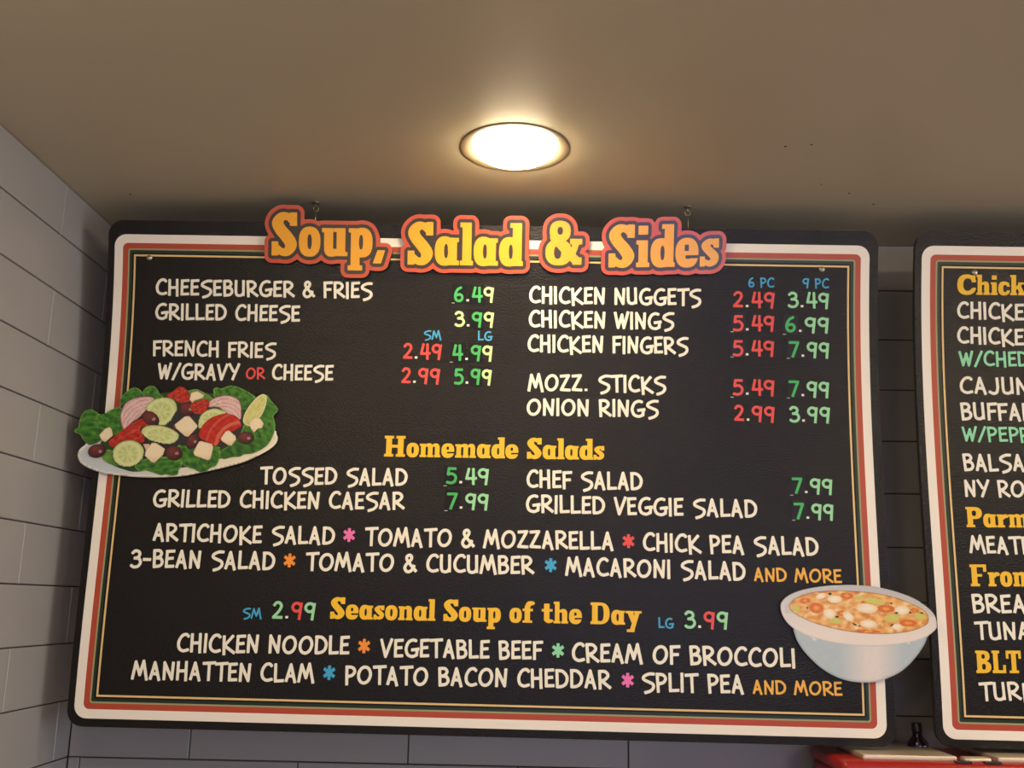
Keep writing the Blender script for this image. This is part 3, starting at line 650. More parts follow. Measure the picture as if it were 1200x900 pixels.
  ["cheese_cube","cheese",8,[[0.2211,0.3784],[0.2285,0.3657],[0.2346,0.3635],[0.248,0.3737],[0.2491,0.38],[0.242,0.3912],[0.2357,0.3907],[0.2236,0.3836]]],
  ["cheese_cube","cheese",6,[[0.1578,0.3079],[0.1601,0.2955],[0.1714,0.2919],[0.1846,0.2989],[0.1829,0.3042],[0.1675,0.3098],[0.1636,0.3145]]],
  ["cheese_cube","cheese",8,[[0.2716,0.3522],[0.2722,0.3459],[0.2822,0.3383],[0.2908,0.3402],[0.2977,0.3496],[0.2951,0.3581],[0.2878,0.3593],[0.281,0.3668],[0.2754,0.3606]]],
]
SOUP = [
  ["bowl_body","bowl",0,[[1.2851,0.6796],[1.2584,0.6879],[1.2482,0.692],[1.25,0.7022],[1.2548,0.7149],[1.2673,0.7325],[1.2876,0.7524],[1.308,0.7658],[1.3285,0.7742],[1.3492,0.7783],[1.3726,0.7787],[1.3909,0.7758],[1.412,0.7685],[1.4334,0.7566],[1.4554,0.7358],[1.4709,0.7151],[1.4769,0.7021],[1.4765,0.6868],[1.3646,0.6687]]],
  ["bowl_rim","rim",1,[[1.2265,0.6563],[1.2295,0.6459],[1.2418,0.6352],[1.2607,0.627],[1.2875,0.6206],[1.3195,0.6165],[1.3567,0.6152],[1.3937,0.6175],[1.4277,0.6246],[1.4587,0.6356],[1.4814,0.6506],[1.4925,0.6633],[1.4955,0.6774],[1.4916,0.689],[1.4676,0.7044],[1.4278,0.714],[1.3753,0.7185],[1.323,0.7151],[1.284,0.7071],[1.2581,0.6974],[1.2401,0.685],[1.23,0.6705]]],
  ["soup_surface","soup",2,[[1.2411,0.656],[1.244,0.6482],[1.2522,0.6402],[1.2764,0.6305],[1.3138,0.6253],[1.3535,0.6254],[1.3931,0.6279],[1.4323,0.6362],[1.4632,0.6484],[1.4783,0.6584],[1.4823,0.6699],[1.4769,0.6804],[1.4554,0.6898],[1.4289,0.6951],[1.3946,0.6976],[1.358,0.6959],[1.324,0.6915],[1.2902,0.6833],[1.2642,0.6736],[1.2487,0.6649]]],
  ["carrot_slice","carrot",3,[[1.3546,0.6345],[1.3531,0.6369],[1.3494,0.6387],[1.3444,0.6395],[1.3391,0.6391],[1.3344,0.6377],[1.3313,0.6355],[1.3304,0.633],[1.332,0.6306],[1.3356,0.6288],[1.3406,0.628],[1.346,0.6283],[1.3507,0.6298],[1.3538,0.632]]],
  ["carrot_slice","carrot",3,[[1.3016,0.6577],[1.2994,0.6615],[1.2951,0.6641],[1.2896,0.6651],[1.2838,0.6643],[1.279,0.6617],[1.2761,0.658],[1.2757,0.6538],[1.2779,0.6499],[1.2822,0.6473],[1.2878,0.6463],[1.2935,0.6471],[1.2983,0.6497],[1.3012,0.6535]]],
  ["carrot_slice","carrot",3,[[1.4251,0.6548],[1.4231,0.6577],[1.4184,0.6599],[1.4117,0.661],[1.4045,0.6608],[1.3981,0.6593],[1.3938,0.6568],[1.3925,0.6538],[1.3944,0.651],[1.3992,0.6487],[1.4059,0.6476],[1.4131,0.6478],[1.4195,0.6493],[1.4238,0.6518]]],
  ["carrot_slice","carrot",3,[[1.4624,0.6782],[1.4604,0.6809],[1.4557,0.683],[1.449,0.6841],[1.4418,0.6839],[1.4355,0.6825],[1.4312,0.6801],[1.4299,0.6772],[1.4318,0.6745],[1.4366,0.6724],[1.4432,0.6713],[1.4504,0.6715],[1.4568,0.673],[1.4611,0.6753]]],
  ["carrot_slice","carrot",3,[[1.3403,0.6636],[1.3394,0.6656],[1.337,0.6673],[1.3335,0.6683],[1.3298,0.6684],[1.3264,0.6676],[1.3242,0.666],[1.3234,0.664],[1.3243,0.6619],[1.3268,0.6603],[1.3302,0.6593],[1.3339,0.6592],[1.3373,0.66],[1.3396,0.6616]]],
  ["carrot_slice","carrot",3,[[1.4,0.6942],[1.3975,0.6955],[1.3909,0.6962],[1.3814,0.6964],[1.3709,0.6959],[1.3615,0.6949],[1.3551,0.6935],[1.353,0.6921],[1.3555,0.6909],[1.3621,0.6901],[1.3716,0.6899],[1.3821,0.6904],[1.3915,0.6914],[1.3978,0.6928]]],
  ["carrot_slice","carrot",3,[[1.4665,0.6569],[1.4653,0.6584],[1.4629,0.6593],[1.4596,0.6595],[1.4562,0.659],[1.4533,0.6578],[1.4514,0.6563],[1.451,0.6546],[1.4522,0.6532],[1.4546,0.6522],[1.4579,0.652],[1.4613,0.6525],[1.4642,0.6537],[1.4661,0.6553]]],
  ["carrot_slice","carrot",3,[[1.2798,0.6417],[1.279,0.6438],[1.2764,0.646],[1.2723,0.6477],[1.2676,0.6486],[1.2633,0.6486],[1.2601,0.6475],[1.2588,0.6457],[1.2596,0.6435],[1.2622,0.6414],[1.2663,0.6397],[1.271,0.6388],[1.2753,0.6388],[1.2785,0.6399]]],
  ["carrot_slice","carrot",3,[[1.3866,0.6473],[1.3852,0.6489],[1.382,0.6499],[1.3777,0.6501],[1.3731,0.6494],[1.3691,0.6479],[1.3666,0.6461],[1.366,0.6441],[1.3674,0.6425],[1.3706,0.6415],[1.3749,0.6414],[1.3795,0.6421],[1.3835,0.6435],[1.386,0.6453]]],
  ["chicken_piece","chicken",4,[[1.3338,0.6397],[1.3316,0.6434],[1.3261,0.646],[1.319,0.6467],[1.3125,0.6452],[1.3088,0.6421],[1.309,0.6383],[1.313,0.635],[1.3196,0.6333],[1.3266,0.6337],[1.3319,0.636]]],
  ["chicken_piece","chicken",4,[[1.321,0.6683],[1.3176,0.672],[1.312,0.6734],[1.3061,0.6721],[1.3016,0.6684],[1.3,0.6637],[1.3018,0.6592],[1.3064,0.6566],[1.3125,0.6565],[1.3179,0.6591],[1.3211,0.6635]]],
  ["chicken_piece","chicken",4,[[1.3947,0.6555],[1.3911,0.6598],[1.3826,0.6623],[1.372,0.6623],[1.3626,0.6597],[1.3574,0.6555],[1.3581,0.6508],[1.3644,0.6472],[1.3743,0.6459],[1.3847,0.6472],[1.3923,0.6508]]],
  ["chicken_piece","chicken",4,[[1.4495,0.656],[1.4472,0.6605],[1.4414,0.6637],[1.434,0.6645],[1.4274,0.6627],[1.4236,0.6589],[1.4238,0.6542],[1.4281,0.6502],[1.4349,0.6481],[1.4423,0.6486],[1.4477,0.6516]]],
  ["chicken_piece","chicken",4,[[1.3915,0.6815],[1.3887,0.6851],[1.3822,0.6873],[1.3741,0.6873],[1.367,0.6852],[1.3631,0.6816],[1.3636,0.6777],[1.3685,0.6747],[1.376,0.6736],[1.384,0.6746],[1.3897,0.6776]]],
  ["chicken_piece","chicken",4,[[1.4355,0.6841],[1.4339,0.6869],[1.4299,0.6889],[1.4247,0.6895],[1.4201,0.6884],[1.4174,0.686],[1.4176,0.6831],[1.4205,0.6806],[1.4253,0.6793],[1.4304,0.6796],[1.4342,0.6814]]],
  ["chicken_piece","chicken",4,[[1.3066,0.6319],[1.3059,0.6348],[1.3025,0.6378],[1.2976,0.6401],[1.2926,0.6408],[1.2891,0.6398],[1.2883,0.6373],[1.2904,0.6342],[1.2947,0.6314],[1.2999,0.6299],[1.3043,0.63]]],
  ["chicken_piece","chicken",4,[[1.3522,0.6765],[1.3485,0.6779],[1.3432,0.6766],[1.338,0.673],[1.3345,0.6681],[1.3339,0.6636],[1.3363,0.6609],[1.341,0.6608],[1.3465,0.6634],[1.351,0.6678],[1.3531,0.6727]]],
  ["celery_piece","celery",3,[[1.4079,0.6439],[1.4038,0.6465],[1.3943,0.6473],[1.3831,0.646],[1.3744,0.6431],[1.3715,0.6397],[1.3756,0.637],[1.385,0.6362],[1.3963,0.6375],[1.405,0.6405]]],
  ["celery_piece","celery",3,[[1.4316,0.6693],[1.4289,0.6733],[1.4222,0.6759],[1.4141,0.6761],[1.4076,0.6738],[1.4053,0.6699],[1.408,0.6659],[1.4148,0.6633],[1.4229,0.6631],[1.4294,0.6654]]],
  ["celery_piece","celery",3,[[1.33,0.6788],[1.3271,0.6812],[1.3212,0.6818],[1.3147,0.6802],[1.31,0.6771],[1.3089,0.6736],[1.3118,0.6712],[1.3177,0.6706],[1.3242,0.6722],[1.3289,0.6753]]],
  ["celery_piece","celery",3,[[1.2598,0.6569],[1.2584,0.66],[1.2549,0.6619],[1.2506,0.662],[1.2472,0.6602],[1.246,0.6572],[1.2475,0.6541],[1.251,0.6521],[1.2552,0.652],[1.2586,0.6539]]],
  ["celery_piece","celery",3,[[1.477,0.6679],[1.4745,0.6706],[1.4691,0.6717],[1.4631,0.6708],[1.4587,0.6682],[1.4576,0.6649],[1.4601,0.6622],[1.4655,0.6611],[1.4715,0.662],[1.4759,0.6646]]],
  ["celery_piece","celery",3,[[1.3714,0.6369],[1.3697,0.6386],[1.3656,0.6395],[1.3607,0.6392],[1.3569,0.6378],[1.3557,0.6359],[1.3574,0.6342],[1.3615,0.6333],[1.3664,0.6336],[1.3702,0.635]]],
  ["herb_fleck","herb",5,[[1.3162,0.6309],[1.3152,0.6324],[1.3129,0.6331],[1.3107,0.6325],[1.3098,0.6311],[1.3108,0.6296],[1.3131,0.6289],[1.3153,0.6295]]],
  ["herb_fleck","herb",5,[[1.3269,0.6696],[1.3259,0.6709],[1.3236,0.6715],[1.3214,0.671],[1.3205,0.6697],[1.3215,0.6684],[1.3238,0.6679],[1.326,0.6683]]],
  ["herb_fleck","herb",5,[[1.4295,0.6608],[1.4287,0.6619],[1.4268,0.6624],[1.4249,0.662],[1.4242,0.6609],[1.4251,0.6598],[1.427,0.6593],[1.4288,0.6597]]],
  ["herb_fleck","herb",5,[[1.357,0.6839],[1.3554,0.6841],[1.3527,0.683],[1.3504,0.6813],[1.3499,0.6799],[1.3514,0.6797],[1.3541,0.6807],[1.3564,0.6825]]],
  ["herb_fleck","herb",5,[[1.4209,0.68],[1.4204,0.6812],[1.4184,0.6828],[1.4161,0.6837],[1.4148,0.6834],[1.4152,0.6822],[1.4172,0.6806],[1.4195,0.6797]]],
  ["herb_fleck","herb",5,[[1.4527,0.6598],[1.452,0.6609],[1.4505,0.6614],[1.4491,0.661],[1.4485,0.6599],[1.4492,0.6588],[1.4507,0.6583],[1.4522,0.6587]]],
  ["herb_fleck","herb",5,[[1.4732,0.6603],[1.4721,0.6611],[1.47,0.6612],[1.4681,0.6605],[1.4675,0.6595],[1.4686,0.6587],[1.4706,0.6586],[1.4725,0.6593]]],
  ["herb_fleck","herb",5,[[1.2744,0.6558],[1.2739,0.6569],[1.2727,0.6574],[1.2716,0.6569],[1.2712,0.6558],[1.2717,0.6547],[1.2729,0.6543],[1.274,0.6547]]],
  ["herb_fleck","herb",5,[[1.4207,0.6447],[1.42,0.6457],[1.4185,0.6461],[1.417,0.6457],[1.4164,0.6448],[1.4171,0.6439],[1.4186,0.6435],[1.4201,0.6438]]],
  ["herb_fleck","herb",5,[[1.3633,0.6847],[1.3626,0.6855],[1.3611,0.6858],[1.3596,0.6855],[1.359,0.6848],[1.3597,0.6841],[1.3612,0.6838],[1.3627,0.684]]],
]

# ------------------------------------------------------------------ menu boards
BW, BH = BD[6], BD[7]
U = Vector((math.cos(BD[3])*math.cos(BD[4]), math.sin(BD[3])*math.cos(BD[4]), math.sin(BD[4])))
Vd = Vector((0, math.sin(BD[5]), -math.cos(BD[5]))); Vd = (Vd-U*U.dot(Vd)).normalized()
def bow(v):
    s = min(max(v/BH, -.1), 1.1)
    return BD[8]*4*s*(1-s)+BD[9]*s*(1-s)*(1-2*s)*6
def bp(u, v, w=0.0): return (u, bow(v)-w, -v)
def board_root(u_off, v_off):
    o = empty('menu_board', (0, 0, 0)); m = Matrix.Identity(4); B = (-Vd).cross(U)
    P = Vector((BD[0], BD[1], BD[2]+FLOOR)) + U*u_off + Vd*v_off
    for i in range(3): m[i][0], m[i][1], m[i][2], m[i][3] = U[i], B[i], -Vd[i], P[i]
    o.matrix_world = m; return o
def sheet(name, loops, w, m, parent, spacing=None, back=None, label=None, edge_m=None, step=0.012, kind=None):
    """flat piece that follows the bow of the board; with back it has thickness and side faces"""
    loops = [subdivide(list(map(tuple, L)), step) if step else L for L in loops]
    V, T = triangulate(loops, spacing)
    vs = [bp(x, y, w) for x, y in V]; fs = []; mi = []
    for t in T:
        a, b, c = V[t]; s = (b[0]-a[0])*(c[1]-a[1])-(b[1]-a[1])*(c[0]-a[0])
        fs.append(tuple(t) if s < 0 else tuple(t[::-1]))
        # u right, v down: front face must look towards -y
    fs = [f[::-1] for f in fs]; mi = [0]*len(fs)
    if back is not None:
        n = len(vs)
        for L in loops:
            a0 = len(vs); k = len(L)
            vs += [bp(x, y, w) for x, y in L] + [bp(x, y, back) for x, y in L]
            area2 = sum(L[i][0]*L[(i+1) % k][1]-L[(i+1) % k][0]*L[i][1] for i in range(k))
            for i in range(k):
                j = (i+1) % k; f = (a0+i, a0+j, a0+k+j, a0+k+i)
                fs.append(f[::-1] if area2 > 0 else f); mi.append(1)
        nb = len(vs); vs += [bp(x, y, back) for x, y in V]
        for t in fs[:len(T)]: fs.append(tuple(nb+i for i in t[::-1])); mi.append(1)
    me = mesh(name, vs, fs)
    ms = [m, edge_m or m]
    for k in ms: me.materials.append(k)
    me.polygons.foreach_set('material_index', mi)
    o = obj(name, me, None, parent, label, kind)
    return o, V
def rrect(x0, y0, x1, y1, r, n=8):
    out = []
    for cx, cy, a0 in ((x1-r, y0+r, -90), (x1-r, y1-r, 0), (x0+r, y1-r, 90), (x0+r, y0+r, 180)):
        if r < 1e-5: out.append((cx, cy)); continue
        out += [(cx+r*math.cos(math.radians(a0+90*i/n)), cy+r*math.sin(math.radians(a0+90*i/n))) for i in range(n+1)]
    return out

def place_text(font, text, line, capscale=1.0, ref=None):
    """returns list of (char, matrix as (origin, ex, ey), V, T) fitting text between its measured ends"""
    x0, y0, x1, y1, cap = line
    ref = ref or text; q = 1.0
    for it in range(3 if font == 'comic' else 1):
        glyph = (lambda c: comic_glyph(c, q)) if font == 'comic' else (lambda c: (slab_loops(c)[0],)+slab_loops(c)[2:])
        pen = 0; pos = []
        for c in text: pos.append(pen); pen += glyph(c)[0]
        lo = glyph(text[0])[1][:, 0].min(); hi = pos[len(ref)-1]+glyph(ref[-1])[1][:, 0].max()
        s = (x1-x0)/(hi-lo)
        if font != 'comic' or abs(s/cap-1) < .025 or len(text) == 1: break
        q = round(q*s/cap/.04)*.04
        q = min(max(q, .6), 1.4)
    sl = (y1-y0)/(x1-x0); out = []
    for i, c in enumerate(text):
        g = glyph(c)
        if g[1] is None: continue
        ox = x0+(pos[i]-lo)*s; oy = y0+sl*(ox-x0)
        out.append((c, ox, oy, s, cap, sl, g[1], g[2]))
    return out
def text_mesh(name, glyphs, w, mats, parent, label, midx=None, wobble=True):
    vs, fs, mi = [], [], []
    r = random.Random(label or name)
    for gi, (c, ox, oy, s, cap, sl, V, T) in enumerate(glyphs):
        n = len(vs); dy = r.uniform(-.02, .02)*cap if wobble and c not in '.-' else 0; tilt = r.uniform(-.02, .02) if wobble else 0
        for x, y in V:
            yy = y*cap + dy; xx = x*s + y*tilt*cap
            vs.append(bp(ox+xx, oy+sl*xx-yy, w))
        for t in T:
            a, b, d = V[t]; sg = (b[0]-a[0])*(d[1]-a[1])-(b[1]-a[1])*(d[0]-a[0])
            fs.append(tuple(n+int(k) for k in (t if sg > 0 else t[::-1]))); mi.append(midx[gi] if midx else 0)
    me = mesh(name, vs, fs)
    for k in mats: me.materials.append(k)
    me.polygons.foreach_set('material_index', mi)
    return obj(name, me, None, parent, label)

def border(root, W, H):
    T_, Rr, Bt, Lf = .026, .016, .014, .012
    sheet('panel', [rrect(-Lf, -T_, W+Rr, H+Bt, .028)], 0.0, M_black, root, spacing=.03, back=-.010, edge_m=M_edge)
    offs = [(0, .0158, M_white, .022, .010, 'cream white outer border stripe'), (.0158, .0258, M_redstripe, .010, .005, 'brick red border stripe'),
            (.0258, .0287, M_sage, .005, .003, 'thin sage green border stripe'), (.0287, .0340, M_dkgreen, .003, .002, 'dark green border stripe'),
            (.0368, .0402, M_gold, 0, 0, 'thin gold inner border line')]
    for a, b, m, ra, rb_, lab in offs:
        sheet('border_stripe', [rrect(a, a, W-a, H-a, ra), rrect(b, b, W-b, H-b, rb_)], .0004, m, root, label=lab, step=.010)
def screw(root, x, y):
    bm = bmesh.new(); R = .0055
    lathe(bm, [(R, 0)]+[(R*math.cos(a), .0028*math.sin(a)) for a in (0.3, .7, 1.1, 1.4)]+[(0, .0029)], 20)
    for v in bm.verts: v.co = Vector((v.co.x, -v.co.z, v.co.y))
    box(bm, -.0036, -.0034, -.0004, .0036, -.0028, .0004); box(bm, -.0004, -.0034, -.0036, .0004, -.0028, .0036)
    o = obj('screw', bm_mesh('screw', bm, True), M_screw, root, 'small round steel screw head'); o.location = bp(x, y, .0003)

root = board_root(0, 0)
tag(root, 'large black menu board headed Soup, Salad & Sides with striped rounded border', 'menu board')
border(root, BW, BH)
for x, y in SCREWS: screw(root, x, y)
for t, x0, y0, x1, y1, cap, col in LINES:
    text_mesh('menu_line', place_text('comic', t, (x0, y0, x1, y1, cap)), .0007, [M_text[col]], root, '%s lettering reading %s' % (col, t))
for t, x0, y0, x1, y1, cap in HEADS:
    text_mesh('heading', place_text('slab', t, (x0, y0, x1, y1, cap)), .0007, [M_text['yellow']], root, 'yellow slab lettering reading %s' % t, wobble=False)
KEY = {'G': 'green', 'P': 'pale_green', 'R': 'red', 'W': 'white', 'Y': 'yellow_green'}
r2 = random.Random(3)
for t, x0, y0, x1, y1, cap, cols, patches in PRICES:
    g = place_text('comic', t, (x0, y0, x1, y1, cap)); names = sorted(set(cols))
    o = text_mesh('price', g, .0012, [M_text[KEY[c]] for c in names], root, '%s price %s' % ({'R': 'red', 'G': 'green'}.get(cols[2 if cols[0] != 'G' else 0], 'pale green'), t), [names.index(c) for c in cols])
    for k in patches:
        c, ox, oy, s, cp, sl, V, T = g[k]; a = ox+V[:, 0].min()*s-.004; b = ox+V[:, 0].max()*s+.004; j = r2.uniform(-.0012, .0012)
        sheet('price_sticker', [[(a, oy-cp-.005+j), (b, oy-cp-.004+j), (b, oy+.004+j), (a, oy+.0035+j)]], .0009, M_patch, root, label='glossy black square sticker', step=None)
        # chipped pale edge of the sticker
        if k == 0: sheet('sticker_edge', [[(a, oy+.0032+j), (a+.006, oy+.0034+j), (a+.005, oy+.0043+j), (a-.0004, oy+.0042+j)]], .0010, M_text['white'], root, label='worn pale sticker edge', step=None)
for x, y, c in STARS:
    h = .0335
    g = place_text('comic', '*', (x-.0108, y+.5*h, x+.0108, y+.5*h, h*1.02))
    text_mesh('asterisk', g, .0007, [M_text['starorange' if c == 'orange' else c]], root, '%s asterisk' % c, wobble=False)

# raised heading plaques
def offset_loops(glyphs, d, h=.0011, grow=0.0):
    pts, allL = [], []
    for (c, ox, oy, s, cap, sl, V, T) in glyphs:
        for L in slab_loops(c)[1]:
            W = [(ox+x*s, oy+sl*x*s-y*cap) for x, y in L]; allL.append(W); pts += subdivide(W, .0012)
    P = np.array(pts); x0, y0 = P.min(0)-d-.006; x1, y1 = P.max(0)+d+.006
    xs = np.arange(x0, x1, h); ys = np.arange(y0, y1, h); X, Y = np.meshgrid(xs, ys); G = np.c_[X.ravel(), Y.ravel()]
    D = np.full(len(G), 1e9)
    for i in range(0, len(P), 64):
        q = P[i:i+64]; D = np.minimum(D, ((G[:, None]-q[None])**2).sum(2).min(1))
    D = np.sqrt(D); ins = point_in(G, allL); D[ins] = -D[ins]
    loops = marching((D-d).reshape(X.shape), xs[0], ys[0], h)
    loops = [simplify(L, .00025) for L in loops if abs(sum(L[i][0]*L[(i+1) % len(L)][1]-L[(i+1) % len(L)][0]*L[i][1] for i in range(len(L)))) > 6e-5]
    return loops
def outer(loops):
    a = lambda L: abs(sum(L[i][0]*L[(i+1) % len(L)][1]-L[(i+1) % len(L)][0]*L[i][1] for i in range(len(L))))
    m = max(loops, key=a); return [m]
for t, x0, y0, x1, y1, cap in HEADER:
    g = place_text('slab', t, (x0, y0, x1, y1, cap))
    so, _ = sheet('header_sign', outer(offset_loops(g, .0135)), .0085, M_plaque, root, back=.0005, spacing=.009, label='raised red cut-out sign reading %s' % t, step=None, edge_m=M_edge)
    sheet('outline', outer(offset_loops(g, .0064)), .0088, M_plaqdark, so, label='dark brown outline', spacing=.009, step=None)
    text_mesh('lettering', g, .0092, [M_plaqyel], so, 'golden yellow slab lettering %s' % t, wobble=False)

# ------------------------------------------------------------------ printed picture cut-outs
def noise2(P, sc, seed):
    rr = np.random.RandomState(seed); v = np.zeros(len(P))
    for k in range(7):
        a = rr.uniform(0, 2*math.pi); f = sc*rr.uniform(.6, 1.7); v += np.sin((P[:, 0]*math.cos(a)+P[:, 1]*math.sin(a))*f+rr.uniform(0, 6.28))
    return v/4.0
def mixc(a, b, t): t = np.clip(t, 0, 1)[:, None]; return np.array(a)[None]*(1-t)+np.array(b)[None]*t if np.ndim(a) == 1 else a*(1-t)+np.array(b)[None]*t
def shade(kind, P, D, loop, seed):
    L = np.array(loop); mn, mx = L.min(0), L.max(0); c = (mn+mx)/2; h = (mx-mn)/2
    n = (P-c)/h; e = D; R = min(h)
    nz = noise2(P, 420, seed); nf = noise2(P, 1300, seed+9)
    g = lambda *c: np.array(lin(c))
    if kind == 'plate':
        col = mixc(g(196,205,212), g(236,226,200), (n[:, 0]+.6)/1.2); col = mixc(col, g(250,245,232), (e < .004)*.6)
        return mixc(col, g(120,112,95), (e < .0018)*(n[:, 1] > .2)*.7)
    if kind == 'darkgreen': return mixc(g(18,48,16), g(48,88,28), nf*.5+.4)
    if kind in ('leaf', 'leaf2'):
        a = 1.3+.4*(seed % 5); vein = np.abs(np.sin((n[:, 0]*math.cos(a)+n[:, 1]*math.sin(a))*6+nz*1.2))
        col = mixc(g(22,78,22), g(74,142,38), nz*.55+.5); col = mixc(col, g(120,175,60), (vein < .16)*.45)
        col = mixc(col, g(150,195,95), np.clip(1-e/.0028, 0, 1)*.65*(nf > -.3))
        if kind == 'leaf2': col = mixc(col, g(140,180,80), .3+0*e)
        return mixc(col, g(16,58,18), np.clip(n[:, 1]*.7-.15, 0, .5))
    if kind in ('onion', 'onion2'):
        ctr = np.array([mx[0]-.15*h[0], mx[1]]) if kind == 'onion' else np.array([c[0], mx[1]+.2*h[1]])
        r = np.hypot((P-ctr)[:, 0], (P-ctr)[:, 1]*1.0); ln = np.abs(((r+.0008*nz) % .0072)-.0036) > .0030
        col = mixc(g(222,178,180), g(232,205,196), nz*.4+.5); col = mixc(col, g(170,105,135), ln*.7)
        return mixc(col, g(96,22,48), np.clip(1.25-e/.0020, 0, 1))
    if kind == 'cuke':
        rr_ = np.hypot(n[:, 0], n[:, 1]); an = np.arctan2(n[:, 1], n[:, 0])
        col = mixc(g(198,212,138), g(216,222,160), nz*.5+.5)
        seeds = (np.sin(an*9+seed) > .45)*(rr_ < .62)*(rr_ > .25); col = mixc(col, g(172,192,105), seeds*.6)
        col = mixc(col, g(226,230,180), ((rr_ > .68)*(rr_ < .86))*.5)
        col = mixc(col, g(120,160,70), np.clip(1-e/.0022, 0, 1)*.8)
        return mixc(col, g(28,62,22), (e < .0016)*((n[:, 1] > -.1)*1.0+.2))
    if kind == 'lime':
        col = mixc(g(205,205,120), g(222,218,150), nz*.5+.5); st = np.abs(np.sin((n[:, 0]+n[:, 1])*9+nz)) < .2
        col = mixc(col, g(165,175,70), st*.5); return mixc(col, g(232,230,190), np.clip(1-e/.0025, 0, 1))
    if kind == 'tom':
        col = mixc(g(150,24,16), g(205,52,32), nz*.5+.45); st = np.abs(np.sin((n[:, 0]*.8+n[:, 1]*1.1)*5+nz)) < .22
        col = mixc(col, g(222,110,80), st*.65); return mixc(col, g(122,16,12), np.clip(1-e/.0018, 0, 1)*.7)
    if kind == 'tomcut':
        ctr = np.array([mx[0]-.05*h[0], mx[1]-.05*h[1]]); r = np.hypot(*(P-ctr).T)/h[0]
        col = mixc(g(165,26,16), g(205,46,28), nz*.4+.5)
        col = mixc(col, g(214,112,84), ((r > 1.02)*(r < 1.18)+(r > 1.52)*(r < 1.62)*.6)*.8)
        col = mixc(col, g(130,16,12), (r < .92)*(nf > 0)*.6); return mixc(col, g(140,20,14), np.clip(1-e/.0015, 0, 1)*.7)
    if kind == 'olive':
        q = np.hypot(n[:, 0]+.25, n[:, 1]+.3); col = mixc(g(120,52,48), g(52,16,18), q*.8)
        col = mixc(col, g(215,180,165), (np.hypot(n[:, 0]-.35, n[:, 1]-.05) < .2)*.55); return mixc(col, g(30,10,12), np.clip(1-e/.0015, 0, 1))
    if kind in ('cheese', 'cheese2'):
        col = mixc(g(236,216,180), g(246,234,205), nf*.4+.5); col = mixc(col, g(214,180,140), np.clip(n[:, 1]*.9-.25, 0, .5)+np.clip(n[:, 0]*.5-.2, 0, .2))
        if kind == 'cheese2': col = mixc(col, g(200,150,130), .5+0*e)
        return mixc(col, g(190,150,110), (e < .0009)*.6)
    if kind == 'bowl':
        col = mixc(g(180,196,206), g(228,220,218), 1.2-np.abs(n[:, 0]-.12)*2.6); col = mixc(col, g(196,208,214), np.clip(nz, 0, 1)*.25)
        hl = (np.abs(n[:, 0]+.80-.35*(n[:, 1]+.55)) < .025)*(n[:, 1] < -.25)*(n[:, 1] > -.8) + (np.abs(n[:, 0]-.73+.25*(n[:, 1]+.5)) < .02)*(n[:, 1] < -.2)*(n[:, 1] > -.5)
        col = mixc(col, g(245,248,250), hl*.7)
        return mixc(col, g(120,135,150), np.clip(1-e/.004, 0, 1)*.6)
    if kind == 'rim':
        col = mixc(g(206,208,212), g(236,226,220), n[:, 1]*.8+.5); col = mixc(col, g(170,175,185), np.clip(1-e/.0022, 0, 1)*.7)
        return mixc(col, g(176,168,168), (np.hypot(n[:, 0]*.98, (n[:, 1]+.12)*1.1) < .93)*(n[:, 1] < 0)*.35)
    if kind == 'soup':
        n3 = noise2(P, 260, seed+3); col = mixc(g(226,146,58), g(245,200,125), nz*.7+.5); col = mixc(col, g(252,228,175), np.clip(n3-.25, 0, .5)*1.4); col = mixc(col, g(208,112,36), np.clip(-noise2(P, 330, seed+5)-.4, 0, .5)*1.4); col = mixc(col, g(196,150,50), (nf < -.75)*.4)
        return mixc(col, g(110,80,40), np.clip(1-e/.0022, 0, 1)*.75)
    if kind == 'carrot':
        q = np.hypot(*n.T); col = mixc(g(236,140,45), g(205,92,18), q); col = mixc(col, g(248,180,85), (q < .35)*.6); return mixc(col, g(250,190,110), (q > .85)*.4)
    if kind == 'chicken':
        q = np.hypot(*n.T); return mixc(mixc(g(250,240,220), g(240,205,150), q*q), g(250,246,232), (nf > .2)*.4)
    if kind == 'celery': return mixc(g(196,206,100), g(222,205,110), nf*.5+.5)
    return mixc(g(60,62,28), g(30,36,16), nf*.5+.5)

def picture(name, label, pieces, board):
    allp = [p[3] for p in pieces]
    # backing board: union outline of all pieces
    P = np.array([q for L in allp[:] for q in L]); x0, y0 = P.min(0)-.004; x1, y1 = P.max(0)+.004
    h = .0012; xs = np.arange(x0, x1, h); ys = np.arange(y0, y1, h); X, Y = np.meshgrid(xs, ys); G = np.c_[X.ravel(), Y.ravel()]
    D = np.full(len(G), 1e9); sp = [smooth_pts(L, 3, True) if k not in ('cheese', 'cheese2') else [tuple(q) for q in L] for (n, k, l, L) in pieces]
    for L in sp:
        d = seg_dist(G, [L]); ins = point_in(G, [L]); d[ins] = -d[ins]; D = np.minimum(D, d)
    back = outer(marching((D-.0001).reshape(X.shape), xs[0], ys[0], h)); back = [simplify(back[0], .0003)]
    root_, _ = sheet(name, back, .0075, M_edge, board, back=.0008, label=label, step=.012, edge_m=M_edge)
    for i, ((nm, kind, lay, L), S) in enumerate(zip(pieces, sp)):
        big = kind in ('bowl', 'rim', 'soup', 'plate', 'darkgreen')
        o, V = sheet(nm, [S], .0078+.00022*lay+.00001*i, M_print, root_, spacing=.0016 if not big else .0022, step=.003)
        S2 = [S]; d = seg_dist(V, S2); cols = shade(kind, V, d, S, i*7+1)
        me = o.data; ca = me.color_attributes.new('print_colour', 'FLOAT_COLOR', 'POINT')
        arr = np.ones((len(me.vertices), 4), np.float32); arr[:len(V), :3] = np.clip(cols, 0, 1); ca.data.foreach_set('color', arr.ravel())
